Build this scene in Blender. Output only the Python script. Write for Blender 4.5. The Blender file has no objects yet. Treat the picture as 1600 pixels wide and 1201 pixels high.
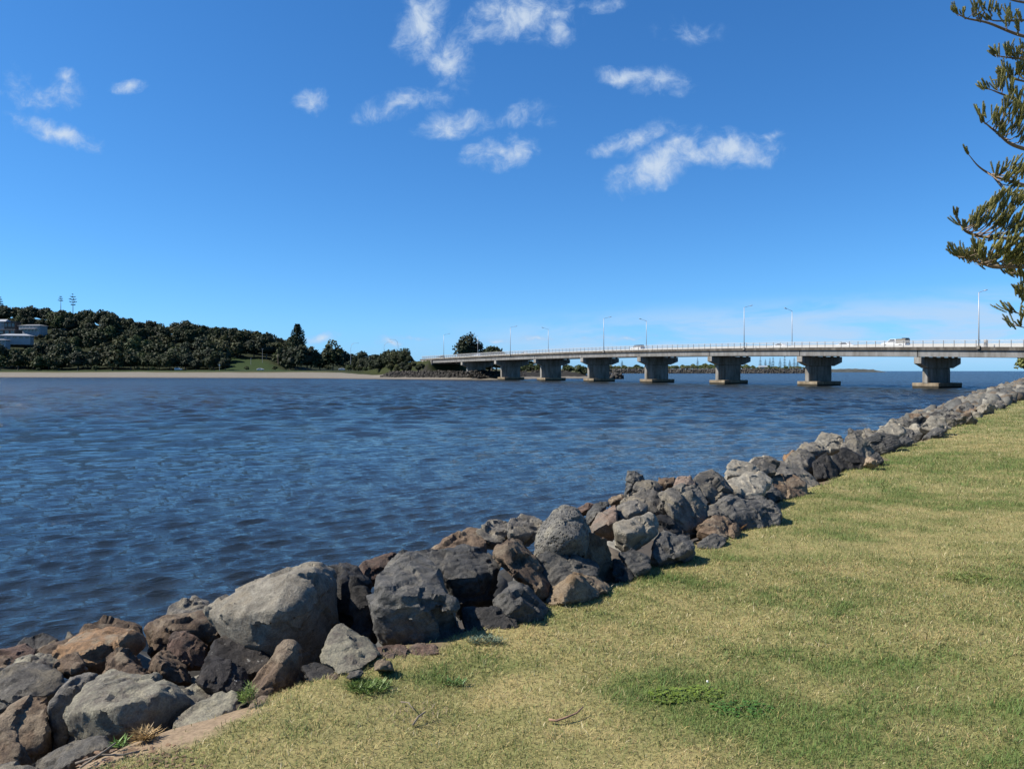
import bpy, bmesh, math, random
import numpy as np
from mathutils import Vector, Matrix
rad = math.radians
C = bpy.context.scene.collection
# ------------------------------------------------------------------ camera, sky, sun, exposure
F = 1150.0; HOR = 579.5; CAMZ = 3.4
scene = bpy.context.scene
cam = bpy.data.cameras.new('camera'); camo = bpy.data.objects.new('camera', cam); C.objects.link(camo)
camo.location = (0, 0, CAMZ); camo.rotation_euler = (rad(90), 0, 0)
cam.lens = 36 * F / 1600; cam.sensor_width = 36; cam.shift_y = -(600.5 - HOR) / 1600
cam.clip_start = 0.1; cam.clip_end = 60000
scene.camera = camo
SUN_EL = 45.0; SUN_FWD = -3.0                      # from the left
sv = Vector((-math.cos(rad(SUN_FWD)) * math.cos(rad(SUN_EL)), math.sin(rad(SUN_FWD)) * math.cos(rad(SUN_EL)), math.sin(rad(SUN_EL))))
sun = bpy.data.lights.new('sun', 'SUN'); sun.energy = 5.0; sun.angle = rad(0.5); sun.color = (1.0, 0.93, 0.82)
suno = bpy.data.objects.new('sun', sun); C.objects.link(suno)
suno.rotation_euler = (-sv).to_track_quat('-Z', 'Y').to_euler(); suno.location = (-60, 10, 60)
world = bpy.data.worlds.new('World'); scene.world = world; world.use_nodes = True
scene.view_settings.view_transform = 'Standard'; scene.view_settings.look = 'None'
scene.view_settings.gamma = 1.0; scene.view_settings.use_curve_mapping = False
scene.view_settings.exposure = 0.8

def build_world():
    nt = world.node_tree; N = nt.nodes; L = nt.links
    N.clear()
    out = N.new('ShaderNodeOutputWorld'); bg = N.new('ShaderNodeBackground'); bg.inputs['Strength'].default_value = 0.073
    L.new(bg.outputs[0], out.inputs[0])
    sky = N.new('ShaderNodeTexSky'); sky.sky_type = 'NISHITA'; sky.sun_disc = False
    sky.sun_elevation = rad(SUN_EL); sky.sun_rotation = rad(270 + SUN_FWD)
    sky.altitude = 0; sky.air_density = 1.0; sky.dust_density = 0.25; sky.ozone_density = 3.2
    hs = N.new('ShaderNodeHueSaturation'); hs.inputs['Hue'].default_value = 0.5; hs.inputs['Saturation'].default_value = SKY_SAT; hs.inputs['Value'].default_value = 1.0
    L.new(sky.outputs[0], hs.inputs['Color'])
    tint = N.new('ShaderNodeMix'); tint.data_type = 'RGBA'; tint.blend_type = 'MULTIPLY'; tint.inputs[0].default_value = 1
    tint.inputs[7].default_value = SKY_TINT
    L.new(hs.outputs[0], tint.inputs[6])
    tc = N.new('ShaderNodeTexCoord'); sep = N.new('ShaderNodeSeparateXYZ'); L.new(tc.outputs['Generated'], sep.inputs[0])
    def M(op, a, b=None, c=None, clamp=False):
        n = N.new('ShaderNodeMath'); n.operation = op; n.use_clamp = clamp
        for i, v in enumerate((a, b, c)):
            if v is None: continue
            if hasattr(v, 'is_output'): L.new(v, n.inputs[i])
            else: n.inputs[i].default_value = v
        return n.outputs[0]
    # grade of the camera: deeper blue, no yellow at the horizon
    ss = N.new('ShaderNodeSeparateColor'); L.new(tint.outputs[2], ss.inputs[0]); K = .1274
    r0, g0, b0 = [M('MULTIPLY', ss.outputs[i], K) for i in range(3)]
    r1 = M('MULTIPLY', M('POWER', r0, .764), .423 / K); g1 = M('MULTIPLY', M('POWER', g0, .862), .803 / K)
    b1 = M('MULTIPLY', M('MULTIPLY_ADD', b0, .57, M('MULTIPLY', M('POWER', g0, .6), .70)), 1.0 / K)
    gr = N.new('ShaderNodeCombineColor')
    for i, c_ in enumerate((r1, g1, b1)): L.new(c_, gr.inputs[i])
    ys = M('MAXIMUM', sep.outputs[1], 0.05)
    u = M('DIVIDE', sep.outputs[0], ys); v = M('DIVIDE', sep.outputs[2], ys)
    cmb = N.new('ShaderNodeCombineXYZ'); L.new(u, cmb.inputs[0]); L.new(v, cmb.inputs[1])
    front = M('GREATER_THAN', sep.outputs[1], 0.1)
    def noise(scale, detail, rough, vec, dist=0.0):
        n = N.new('ShaderNodeTexNoise'); n.inputs['Scale'].default_value = scale; n.inputs['Detail'].default_value = detail
        n.inputs['Roughness'].default_value = rough; n.inputs['Distortion'].default_value = dist; L.new(vec, n.inputs['Vector']); return n
    # wisp the cloud plane a little before testing the cloud shapes
    wn = noise(9, 4, .6, cmb.outputs[0])
    wv = N.new('ShaderNodeVectorMath'); wv.operation = 'SUBTRACT'; L.new(wn.outputs['Color'], wv.inputs[0]); wv.inputs[1].default_value = (.5, .5, .5)
    ws = N.new('ShaderNodeVectorMath'); ws.operation = 'SCALE'; L.new(wv.outputs[0], ws.inputs[0]); ws.inputs['Scale'].default_value = 0.05
    wa = N.new('ShaderNodeVectorMath'); wa.operation = 'ADD'; L.new(cmb.outputs[0], wa.inputs[0]); L.new(ws.outputs[0], wa.inputs[1])
    P = wa.outputs[0]
    acc = None
    for (px, py, rx, ry, rot, st) in CLOUDS:
        mp = N.new('ShaderNodeMapping'); mp.vector_type = 'TEXTURE'
        mp.inputs['Location'].default_value = ((px - 800) / F, (HOR - py) / F, 0)
        mp.inputs['Rotation'].default_value = (0, 0, rad(rot)); mp.inputs['Scale'].default_value = (rx / F * 1.35, ry / F * 1.35, 1)
        L.new(P, mp.inputs['Vector'])
        ln = N.new('ShaderNodeVectorMath'); ln.operation = 'LENGTH'; L.new(mp.outputs[0], ln.inputs[0])
        mr = N.new('ShaderNodeMapRange'); mr.inputs[1].default_value = 0.0; mr.inputs[2].default_value = 1.25; mr.inputs[3].default_value = st; mr.inputs[4].default_value = 0.0
        L.new(ln.outputs['Value'], mr.inputs[0])
        acc = mr.outputs[0] if acc is None else M('MAXIMUM', acc, mr.outputs[0])
    n1 = noise(27, 10, .66, P, .3)
    d = M('MULTIPLY_ADD', M('SUBTRACT', n1.outputs[0], .5), 1.95, acc)
    d = M('MULTIPLY', d, M('SMOOTH_MIN', M('MULTIPLY', acc, 5.0), 1.0, .1))
    cr = N.new('ShaderNodeMapRange'); cr.interpolation_type = 'SMOOTHSTEP'; cr.inputs[1].default_value = .05; cr.inputs[2].default_value = 1.08; cr.inputs[3].default_value = 0; cr.inputs[4].default_value = .86
    L.new(d, cr.inputs[0])
    # a streaky sheet low over the sea on the right
    mp = N.new('ShaderNodeMapping'); mp.inputs['Scale'].default_value = (1.0, 5.5, 1); mp.inputs['Rotation'].default_value = (0, 0, rad(-3)); L.new(cmb.outputs[0], mp.inputs[0])
    n2 = noise(5.5, 7, .6, mp.outputs[0], .35)
    def ramp(x, a, b, lo=0., hi=1.):
        m = N.new('ShaderNodeMapRange'); m.interpolation_type = 'SMOOTHSTEP'
        m.inputs[1].default_value = a; m.inputs[2].default_value = b; m.inputs[3].default_value = lo; m.inputs[4].default_value = hi
        L.new(x, m.inputs[0]); return m.outputs[0]
    top = M('MULTIPLY_ADD', u, .06, .075)
    band = M('MULTIPLY', ramp(v, .0, .03), ramp(M('SUBTRACT', v, top), -.035, .012, 1, 0))
    band = M('MULTIPLY', band, ramp(u, -.25, .2))
    band = M('MULTIPLY', band, ramp(n2.outputs[0], .33, .60))
    band = M('MULTIPLY', band, .85)
    cl = M('MULTIPLY', cr.outputs[0], front); bandf = M('MULTIPLY', band, front)
    bmx = N.new('ShaderNodeMix'); bmx.data_type = 'RGBA'; L.new(bandf, bmx.inputs[0]); L.new(gr.outputs[0], bmx.inputs[6]); bmx.inputs[7].default_value = CLOUD_BAND
    ccol = N.new('ShaderNodeMix'); ccol.data_type = 'RGBA'
    ccol.inputs[6].default_value = CLOUD_DIM; ccol.inputs[7].default_value = CLOUD_LIT
    L.new(cr.outputs[0], ccol.inputs[0])
    fin = N.new('ShaderNodeMix'); fin.data_type = 'RGBA'
    L.new(cl, fin.inputs[0]); L.new(bmx.outputs[2], fin.inputs[6]); L.new(ccol.outputs[2], fin.inputs[7])
    L.new(fin.outputs[2], bg.inputs[0])
SKY_SAT = 1.25; SKY_TINT = (0.9, 1.0, 1.12, 1)
CLOUD_DIM = (2.75, 4.2, 6.5, 1); CLOUD_LIT = (5.5, 6.2, 6.95, 1); CLOUD_BAND = (3.75, 5.3, 7.3, 1)
CLOUDS = [  # where each cloud hangs: direction (as seen from the bank), extent, tilt, thickness
    (658, 38, 34, 44, 0, .95), (704, 92, 30, 40, 20, .75), (622, 160, 54, 17, 14, .8), (690, 150, 22, 14, 30, .45),
    (703, 191, 48, 19, 8, .85), (783, 238, 48, 27, 12, .85), (822, 178, 46, 18, 0, .45), (815, 30, 75, 34, 10, .9), (868, 48, 24, 26, 0, .8),
    (940, 5, 36, 11, 0, .7), (985, 116, 44, 15, 0, .9), (1035, 128, 38, 20, 0, .65), (985, 216, 56, 15, 16, .9), (1085, 240, 40, 18, 0, .8),
    (1030, 252, 66, 26, 30, 1.05), (1145, 236, 62, 27, -4, .9), (1205, 208, 24, 8, 10, .4), (1080, 45, 50, 20, 0, .3),
    (205, 128, 28, 10, 8, .6), (485, 157, 27, 17, 20, .68), (88, 204, 60, 15, -16, .85), (72, 146, 52, 24, 10, .62), (15, 130, 28, 26, 0, .5), (102, 116, 18, 12, 0, .6),
    (838, 528, 26, 5, 0, .9), (770, 531, 22, 4, 0, .8), (990, 527, 32, 3, -4, .8), (505, 526, 26, 8, 0, .8), (612, 534, 18, 8, 0, .8), (925, 523, 20, 4, 0, .5), (630, 526, 40, 4, 0, .5)]
build_world()

# ------------------------------------------------------------------ helpers
def P(px, py, Y):
    return ((px - 800) / F * Y, Y, CAMZ + (HOR - py) / F * Y)
def tag(o, label=None, cat=None, group=None, kind=None):
    if label: o['label'] = label
    if cat: o['category'] = cat
    if group: o['group'] = group
    if kind: o['kind'] = kind
    return o
def obj(name, me, mat=None, parent=None):
    o = bpy.data.objects.new(name, me); C.objects.link(o)
    if mat is not None and me is not None and len(me.materials) == 0: me.materials.append(mat)
    if parent is not None: o.parent = parent
    return o
def empty(name, loc, label, cat, group=None, rz=0):
    o = bpy.data.objects.new(name, None); C.objects.link(o); o.location = loc; o.rotation_euler = (0, 0, rz)
    o.empty_display_size = .2
    return tag(o, label, cat, group)
def dup(root, loc=None, rz=None, sc=None, label=None, group=None):
    def cp(o, parent):
        c = o.copy(); C.objects.link(c)
        if parent is not None: c.parent = parent
        for ch in list(o.children): cp(ch, c)
        return c
    r = cp(root, None)
    if loc is not None: r.location = loc
    if rz is not None: r.rotation_euler = (0, 0, rz)
    if sc is not None: r.scale = sc
    if label: r['label'] = label
    if group: r['group'] = group
    return r
def np_mesh(name, V, faces, smooth=False, col=None):
    """V (n,3); faces: list of (m,k) int arrays"""
    me = bpy.data.meshes.new(name)
    V = np.asarray(V, np.float32)
    if not isinstance(faces, (list, tuple)): faces = [faces]
    faces = [np.asarray(f, np.int32) for f in faces if len(f)]
    me.vertices.add(len(V)); me.vertices.foreach_set('co', V.ravel())
    idx = np.concatenate([f.ravel() for f in faces]); tot = np.concatenate([np.full(len(f), f.shape[1], np.int32) for f in faces])
    st = np.concatenate([[0], np.cumsum(tot)[:-1]]).astype(np.int32)
    me.loops.add(len(idx)); me.loops.foreach_set('vertex_index', idx)
    me.polygons.add(len(tot)); me.polygons.foreach_set('loop_start', st)
    try: me.polygons.foreach_set('loop_total', tot)
    except Exception: pass
    me.update(calc_edges=True)
    if smooth: me.polygons.foreach_set('use_smooth', np.ones(len(tot), bool))
    if col is not None:
        a = me.attributes.new('Col', 'FLOAT_COLOR', 'POINT')
        c4 = np.ones((len(V), 4), np.float32); c4[:, :col.shape[1]] = col
        a.data.foreach_set('color', c4.ravel())
    return me
class MB:
    """collects boxes, tubes and loose polygons into one mesh"""
    def __init__(s): s.V = []; s.Fq = []; s.n = 0
    def poly(s, vs, fs):
        for f in fs: s.Fq.append([i + s.n for i in f])
        s.V += [tuple(v) for v in vs]; s.n += len(vs); return s
    def box(s, c, d, R=None):
        x, y, z = d[0] / 2, d[1] / 2, d[2] / 2
        vs = [Vector((i * x, j * y, k * z)) for k in (-1, 1) for i, j in ((-1, -1), (1, -1), (1, 1), (-1, 1))]
        if R is not None: vs = [R @ v for v in vs]
        vs = [v + Vector(c) for v in vs]
        return s.poly(vs, [(3, 2, 1, 0), (4, 5, 6, 7), (0, 1, 5, 4), (1, 2, 6, 5), (2, 3, 7, 6), (3, 0, 4, 7)])
    def tube(s, pts, rs, n=8, cap=True):
        pts = [Vector(p) for p in pts]
        if not hasattr(rs, '__len__'): rs = [rs] * len(pts)
        base = s.n; vs = []
        up = Vector((0, 0, 1))
        for i, p in enumerate(pts):
            t = (pts[min(i + 1, len(pts) - 1)] - pts[max(i - 1, 0)]).normalized()
            a = t.cross(up if abs(t.z) < .95 else Vector((1, 0, 0))).normalized(); b = t.cross(a)
            for k in range(n):
                an = 2 * math.pi * k / n
                vs.append(p + (a * math.cos(an) + b * math.sin(an)) * rs[i])
        fs = []
        for i in range(len(pts) - 1):
            for k in range(n):
                k2 = (k + 1) % n
                fs.append((i * n + k, i * n + k2, (i + 1) * n + k2, (i + 1) * n + k))
        if cap:
            fs.append(tuple(range(n - 1, -1, -1))); fs.append(tuple((len(pts) - 1) * n + k for k in range(n)))
        return s.poly(vs, fs)
    def prism(s, prof, axis_o, ax, ay, az, half):
        """profile (x,z) extruded +-half along ay about axis_o"""
        o = Vector(axis_o); n = len(prof)
        vs = [o + ax * x + az * z + ay * sg * half for sg in (-1, 1) for x, z in prof]
        fs = [tuple(range(n)), tuple(range(2 * n - 1, n - 1, -1))]
        for i in range(n):
            j = (i + 1) % n
            fs.append((j, i, n + i, n + j))
        return s.poly(vs, fs)
    def mesh(s, name, smooth=False, bevel=0):
        me = bpy.data.meshes.new(name); me.from_pydata(s.V, [], s.Fq)
        bm = bmesh.new(); bm.from_mesh(me)
        bmesh.ops.recalc_face_normals(bm, faces=bm.faces)
        if bevel: bmesh.ops.bevel(bm, geom=[e for e in bm.edges if e.is_manifold and e.calc_face_angle(0) > .5], offset=bevel, segments=1, affect='EDGES', profile=.5)
        bm.to_mesh(me); bm.free()
        if smooth: me.polygons.foreach_set('use_smooth', np.ones(len(me.polygons), bool))
        return me
    def build(s, name, mat, parent=None, **k): return obj(name, s.mesh(name, **k), mat, parent)

# vectorised gradient-ish value noise
def _h(i, j, k, seed):
    n = (i.astype(np.int64) * 374761393 + j.astype(np.int64) * 668265263 + k.astype(np.int64) * 2147483647 + seed * 1274126177) & 0xFFFFFFFF
    n = ((n ^ (n >> 13)) * 1274126177) & 0xFFFFFFFF
    n = ((n ^ (n >> 16)) * 2246822519) & 0xFFFFFFFF
    return ((n ^ (n >> 15)) & 0xFFFF) / 32767.5 - 1.0
def vnoise(p, seed=0):
    p = np.asarray(p, np.float64)
    if p.shape[1] == 2: p = np.c_[p, np.zeros(len(p))]
    f = np.floor(p).astype(np.int64); t = p - f; t = t * t * t * (t * (t * 6 - 15) + 10)
    r = 0
    for a in (0, 1):
        wa = t[:, 0] if a else 1 - t[:, 0]
        for b in (0, 1):
            wb = t[:, 1] if b else 1 - t[:, 1]
            for c in (0, 1):
                wc = t[:, 2] if c else 1 - t[:, 2]
                r = r + wa * wb * wc * _h(f[:, 0] + a, f[:, 1] + b, f[:, 2] + c, seed)
    return r
def fbm(p, octv=4, seed=0, gain=.5):
    p = np.asarray(p, float); r = 0; a = 1; s = 0
    for o in range(octv):
        r = r + a * vnoise(p * 2 ** o + o * 17.3, seed + o); s += a; a *= gain
    return r / s
def sstep(a, b, x):
    t = np.clip((x - a) / (b - a), 0, 1); return t * t * (3 - 2 * t)

# ------------------------------------------------------------------ materials
def mat_new(name):
    m = bpy.data.materials.new(name); m.use_nodes = True
    return m, m.node_tree.nodes, m.node_tree.links, m.node_tree.nodes['Principled BSDF']
def simple(name, col, rough=.6, metal=0, var=.12, scale=6, spec=.5, bump=0):
    m, N, L, b = mat_new(name)
    b.inputs['Roughness'].default_value = rough; b.inputs['Metallic'].default_value = metal; b.inputs['Specular IOR Level'].default_value = spec
    tc = N.new('ShaderNodeTexCoord'); n = N.new('ShaderNodeTexNoise'); n.inputs['Scale'].default_value = scale; n.inputs['Detail'].default_value = 6
    L.new(tc.outputs['Object'], n.inputs['Vector'])
    r = N.new('ShaderNodeValToRGB'); r.color_ramp.elements[0].position = .3; r.color_ramp.elements[1].position = .7
    r.color_ramp.elements[0].color = (*[c * (1 - var) for c in col], 1); r.color_ramp.elements[1].color = (*[min(1, c * (1 + var)) for c in col], 1)
    L.new(n.outputs[0], r.inputs[0]); L.new(r.outputs[0], b.inputs['Base Color'])
    if bump:
        bp = N.new('ShaderNodeBump'); bp.inputs['Strength'].default_value = bump; bp.inputs['Distance'].default_value = .05; L.new(n.outputs[0], bp.inputs['Height']); L.new(bp.outputs[0], b.inputs['Normal'])
    return m
def vcol_mat(name, rough=.7, trans=0.0, noise=None, spec=.3):
    m, N, L, b = mat_new(name)
    a = N.new('ShaderNodeAttribute'); a.attribute_name = 'Col'
    src = a.outputs['Color']
    if noise:
        tc = N.new('ShaderNodeTexCoord'); n = N.new('ShaderNodeTexNoise'); n.inputs['Scale'].default_value = noise[0]; n.inputs['Detail'].default_value = 8; n.inputs['Roughness'].default_value = .7
        L.new(tc.outputs['Object'], n.inputs['Vector'])
        mr = N.new('ShaderNodeMapRange'); mr.inputs[1].default_value = .3; mr.inputs[2].default_value = .7; mr.inputs[3].default_value = 1 - noise[1]; mr.inputs[4].default_value = 1 + noise[1]
        L.new(n.outputs[0], mr.inputs[0])
        mx = N.new('ShaderNodeVectorMath'); mx.operation = 'SCALE'; L.new(src, mx.inputs[0]); L.new(mr.outputs[0], mx.inputs['Scale']); src = mx.outputs[0]
        bp = N.new('ShaderNodeBump'); bp.inputs['Strength'].default_value = .5; bp.inputs['Distance'].default_value = noise[2] if len(noise) > 2 else .02
        L.new(n.outputs[0], bp.inputs['Height']); L.new(bp.outputs[0], b.inputs['Normal'])
    L.new(src, b.inputs['Base Color']); b.inputs['Roughness'].default_value = rough; b.inputs['Specular IOR Level'].default_value = spec
    if trans:
        t = N.new('ShaderNodeBsdfTranslucent'); L.new(src, t.inputs[0]); mix = N.new('ShaderNodeMixShader'); mix.inputs[0].default_value = trans
        o = N['Material Output']; L.new(b.outputs[0], mix.inputs[1]); L.new(t.outputs[0], mix.inputs[2]); L.new(mix.outputs[0], o.inputs[0])
    return m
def rock_mat(name, base, dark, patch, patch_amt=.35, scale=6, bump=.8, pits=0, strata=0, lichen=None, rough=.85):
    m, N, L, b = mat_new(name)
    tc = N.new('ShaderNodeTexCoord'); oi = N.new('ShaderNodeObjectInfo')
    ad = N.new('ShaderNodeVectorMath'); ad.operation = 'MULTIPLY_ADD'; L.new(oi.outputs['Random'], ad.inputs[0]); ad.inputs[1].default_value = (31, 17, 23); L.new(tc.outputs['Object'], ad.inputs[2])
    vec = ad.outputs[0]
    def noise(s, d, r, v=vec, dist=0):
        n = N.new('ShaderNodeTexNoise'); n.inputs['Scale'].default_value = s; n.inputs['Detail'].default_value = d; n.inputs['Roughness'].default_value = r; n.inputs['Distortion'].default_value = dist
        L.new(v, n.inputs['Vector']); return n.outputs[0]
    def mr(x, a, b_, lo=0, hi=1):
        q = N.new('ShaderNodeMapRange'); q.interpolation_type = 'SMOOTHSTEP'; q.inputs[1].default_value = a; q.inputs[2].default_value = b_; q.inputs[3].default_value = lo; q.inputs[4].default_value = hi; L.new(x, q.inputs[0]); return q.outputs[0]
    def mix(f, a, b_):
        q = N.new('ShaderNodeMix'); q.data_type = 'RGBA'
        L.new(f, q.inputs[0])
        for i, v in ((6, a), (7, b_)):
            if hasattr(v, 'is_output'): L.new(v, q.inputs[i])
            else: q.inputs[i].default_value = (*v, 1)
        return q.outputs[2]
    n_big = noise(scale * .45, 4, .6); n_mid = noise(scale * 2.2, 8, .68); n_fine = noise(scale * 14, 6, .75); n_pat = noise(scale * .8, 6, .65, dist=.6)
    col = mix(mr(n_mid, .32, .68), dark, base)
    col = mix(mr(n_pat, .56 - patch_amt * .25, .72 - patch_amt * .2, 0, .85), col, patch)
    if lichen: col = mix(mr(noise(scale * 1.7, 8, .75), .58, .66, 0, .9), col, lichen)
    v = N.new('ShaderNodeMapRange'); v.inputs[1].default_value = .25; v.inputs[2].default_value = .75; v.inputs[3].default_value = .5; v.inputs[4].default_value = 1.5; L.new(n_fine, v.inputs[0])
    sc = N.new('ShaderNodeVectorMath'); sc.operation = 'SCALE'; L.new(col, sc.inputs[0]); L.new(v.outputs[0], sc.inputs['Scale'])
    v2 = N.new('ShaderNodeMapRange'); v2.inputs[3].default_value = .8; v2.inputs[4].default_value = 1.2; L.new(oi.outputs['Random'], v2.inputs[0])
    sc2 = N.new('ShaderNodeVectorMath'); sc2.operation = 'SCALE'; L.new(sc.outputs[0], sc2.inputs[0]); L.new(v2.outputs[0], sc2.inputs['Scale'])
    v2.inputs[3].default_value *= .76; v2.inputs[4].default_value *= .80
    # the tide wets and stains the lowest stones
    ge = N.new('ShaderNodeNewGeometry'); sp = N.new('ShaderNodeSeparateXYZ'); L.new(ge.outputs['Position'], sp.inputs[0])
    tw = mr(sp.outputs[2], .22, .5, .45, 1.0)
    sc3 = N.new('ShaderNodeVectorMath'); sc3.operation = 'SCALE'; L.new(sc2.outputs[0], sc3.inputs[0]); L.new(tw, sc3.inputs['Scale']); sc2 = sc3
    L.new(sc2.outputs[0], b.inputs['Base Color']); b.inputs['Roughness'].default_value = rough; b.inputs['Specular IOR Level'].default_value = .25
    def madd(x, k, y):
        q = N.new('ShaderNodeMath'); q.operation = 'MULTIPLY_ADD'; L.new(x, q.inputs[0]); q.inputs[1].default_value = k
        if y is None: q.inputs[2].default_value = 0
        else: L.new(y, q.inputs[2])
        return q.outputs[0]
    h = madd(n_fine, .42, madd(n_mid, 1.2, madd(n_big, .8, None)))
    if strata:
        w = N.new('ShaderNodeTexWave'); w.inputs['Scale'].default_value = scale * .9; w.inputs['Distortion'].default_value = 7; w.inputs['Detail'].default_value = 4; w.inputs['Detail Scale'].default_value = 1.5
        mp = N.new('ShaderNodeMapping'); mp.inputs['Rotation'].default_value = (.5, .35, 0.2); L.new(vec, mp.inputs[0]); L.new(mp.outputs[0], w.inputs[0]); w.bands_direction = 'Z'
        h = madd(w.outputs['Fac'], strata, h)
    if pits:
        vo = N.new('ShaderNodeTexVoronoi'); vo.inputs['Scale'].default_value = scale * 6; L.new(vec, vo.inputs['Vector'])
        h = madd(mr(vo.outputs['Distance'], .12, .4, -1, 0), pits, h)
    bp = N.new('ShaderNodeBump'); bp.inputs['Strength'].default_value = bump; bp.inputs['Distance'].default_value = .04; L.new(h, bp.inputs['Height']); L.new(bp.outputs[0], b.inputs['Normal'])
    return m
RM = {
 'grey':   rock_mat('rock_grey', (.20, .185, .16), (.09, .083, .073), (.26, .225, .165), .4),
 'light':  rock_mat('rock_light_grey', (.36, .33, .265), (.19, .17, .135), (.29, .25, .185), .3, bump=.7),
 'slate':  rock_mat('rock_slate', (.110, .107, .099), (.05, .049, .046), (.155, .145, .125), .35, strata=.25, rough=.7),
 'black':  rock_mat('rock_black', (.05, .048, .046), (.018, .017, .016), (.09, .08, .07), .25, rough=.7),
 'brown':  rock_mat('rock_brown', (.19, .135, .09), (.075, .052, .037), (.25, .20, .14), .35),
 'orange': rock_mat('rock_orange', (.33, .20, .105), (.13, .085, .052), (.26, .215, .15), .4),
 'red':    rock_mat('rock_red', (.175, .112, .083), (.078, .052, .04), (.16, .125, .10), .35),
 'tan':    rock_mat('rock_tan', (.34, .27, .185), (.17, .125, .085), (.22, .145, .075), .35),
 'lichen': rock_mat('rock_lichen', (.29, .27, .205), (.14, .12, .10), (.34, .315, .23), .5, strata=.15),
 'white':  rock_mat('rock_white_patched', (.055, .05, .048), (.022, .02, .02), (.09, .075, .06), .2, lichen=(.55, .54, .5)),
 'porous': rock_mat('rock_porous', (.20, .19, .165), (.10, .095, .085), (.24, .22, .17), .3, pits=2.2, bump=.8),
 'pink':   rock_mat('rock_pink', (.33, .24, .18), (.17, .125, .10), (.24, .215, .175), .4),
}
# ------------------------------------------------------------------ the near bank: a lawn edge polyline, rocks falling to the water on its left
E_PTS = np.array([(-60, -60), (-25, -24), (-12, -9), (-6, -2.4), (-3.2, 1.2), (-1.75, 2.75), (-1.25, 3.5), (-.71, 4.03), (-.12, 4.5), (.28, 4.95), (.77, 5.5), (2.5, 7.5), (3.95, 9.65), (7.2, 13.95),
                  (17.2, 26.6), (25.5, 37.5), (48, 65), (72, 97), (95, 128), (128, 170), (180, 232), (236, 300)], float)
seg = np.diff(E_PTS, axis=0); sl = np.hypot(*seg.T); E_S = np.concatenate([[0], np.cumsum(sl)])
S0 = E_S[5]                                            # s = 0 where the lawn edge enters the photograph
E_S = E_S - S0
def e_at(s):
    s = np.asarray(s, float)
    x = np.interp(s, E_S, E_PTS[:, 0]); y = np.interp(s, E_S, E_PTS[:, 1])
    d = .8 + .03 * np.abs(s)
    x2 = np.interp(s + d, E_S, E_PTS[:, 0]); y2 = np.interp(s + d, E_S, E_PTS[:, 1])
    x1 = np.interp(s - d, E_S, E_PTS[:, 0]); y1 = np.interp(s - d, E_S, E_PTS[:, 1])
    dx, dy = x2 - x1, y2 - y1; l = np.hypot(dx, dy); dx, dy = dx / l, dy / l
    return x, y, -dy, dx                                # point, normal to the water (left)
def e_sd(X, Y):
    """signed distance to the lawn edge (+ towards the water) and s"""
    best = np.full(X.shape, 1e9); bs = np.zeros(X.shape); sg = np.ones(X.shape)
    for i in range(len(seg)):
        ax, ay = E_PTS[i]; dx, dy = seg[i] / sl[i]
        q = np.clip((X - ax) * dx + (Y - ay) * dy, 0, sl[i])
        ex, ey = X - ax - q * dx, Y - ay - q * dy
        d = np.hypot(ex, ey); m = d < best
        cr = dx * ey - dy * ex
        best = np.where(m, d, best); bs = np.where(m, E_S[i] + q, bs); sg = np.where(m, np.sign(cr), sg)
    return best * sg, bs
def band_w(s): return 1.0 + .75 * sstep(25, 95, s)
def land_z(s): return 1.75 + 1.25 * sstep(55, 140, s)
def bank_z(s, t):
    """height of the bank: flat lawn, then falling under the rocks to below the water"""
    w = band_w(s); h = land_z(s)
    tt = np.array([-900, .10, .32, .70, 1.3, 3.0, 4.6, 6.5, 9, 40.]); zz = np.array([1, 1, .97, .80, .70, .34, -.02, -.45, -1.0, -2.5])
    k = np.interp(t / w, tt, zz)
    return np.where(k > 0, k * h, k * 1.75)
def dryness(X, Y):
    """1 = straw, 0 = green"""
    p = np.c_[X, Y]
    d = .46 + .34 * fbm(p * np.array([.55, .75]), 3, 11) + .55 * fbm(p * np.array([1.5, 2.6]), 3, 12) + .25 * fbm(p * 7, 2, 13)
    for (px, py, Yc, r, a) in ((1070, 1083, None, .28, -.75), (1150, 1100, None, .3, -.6), (960, 1030, None, .45, -.35), (1375, 1050, None, .55, -.35), (1580, 1110, None, .45, -.25), (1300, 1150, None, .6, -.2), (1340, 865, None, .5, -.35), (700, 1060, None, .22, -.45), (575, 1075, None, .12, -.7), (1000, 900, None, .5, -.2), (420, 1165, None, .6, .3), (1000, 1010, None, .3, .3), (850, 1010, None, .3, .3), (700, 1130, None, .7, .3), (950, 1170, None, .5, .25),
                            (1420, 745, None, 1.2, -.3), (1500, 690, None, 3, .3), (1250, 900, None, .8, .15), (1500, 715, None, 1.5, -.35), (1350, 720, None, .9, -.4)):
        y = (CAMZ - 1.75) * F / (py - HOR); x = (px - 800) / F * y
        d = d + .75 * a * np.exp(-(((X - x) ** 2 + ((Y - y) * .8) ** 2) / r ** 2))
    return np.clip(d, 0, 1)
def bareness(X, Y, t):
    """sandy bare soil next to the rocks"""
    n = fbm(np.c_[X, Y] * 2.3, 3, 31)
    w = .13 * np.exp(-((np.hypot(X + 1.5, Y - 3.25)) / .6) ** 2) + .12 * np.exp(-((np.hypot(X - 7.3, Y - 13.7)) / .8) ** 2)
    return sstep(.18, .30, t + n * .26 + w)
STRAW = np.array((.385, .32, .14)); GREEN = np.array((.165, .185, .060)); SOIL = np.array((.23, .17, .11))
def lawn_bump(X, Y): return .03 * fbm(np.c_[X, Y] * .8, 3, 21) + .012 * fbm(np.c_[X, Y] * 4, 2, 22)
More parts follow.
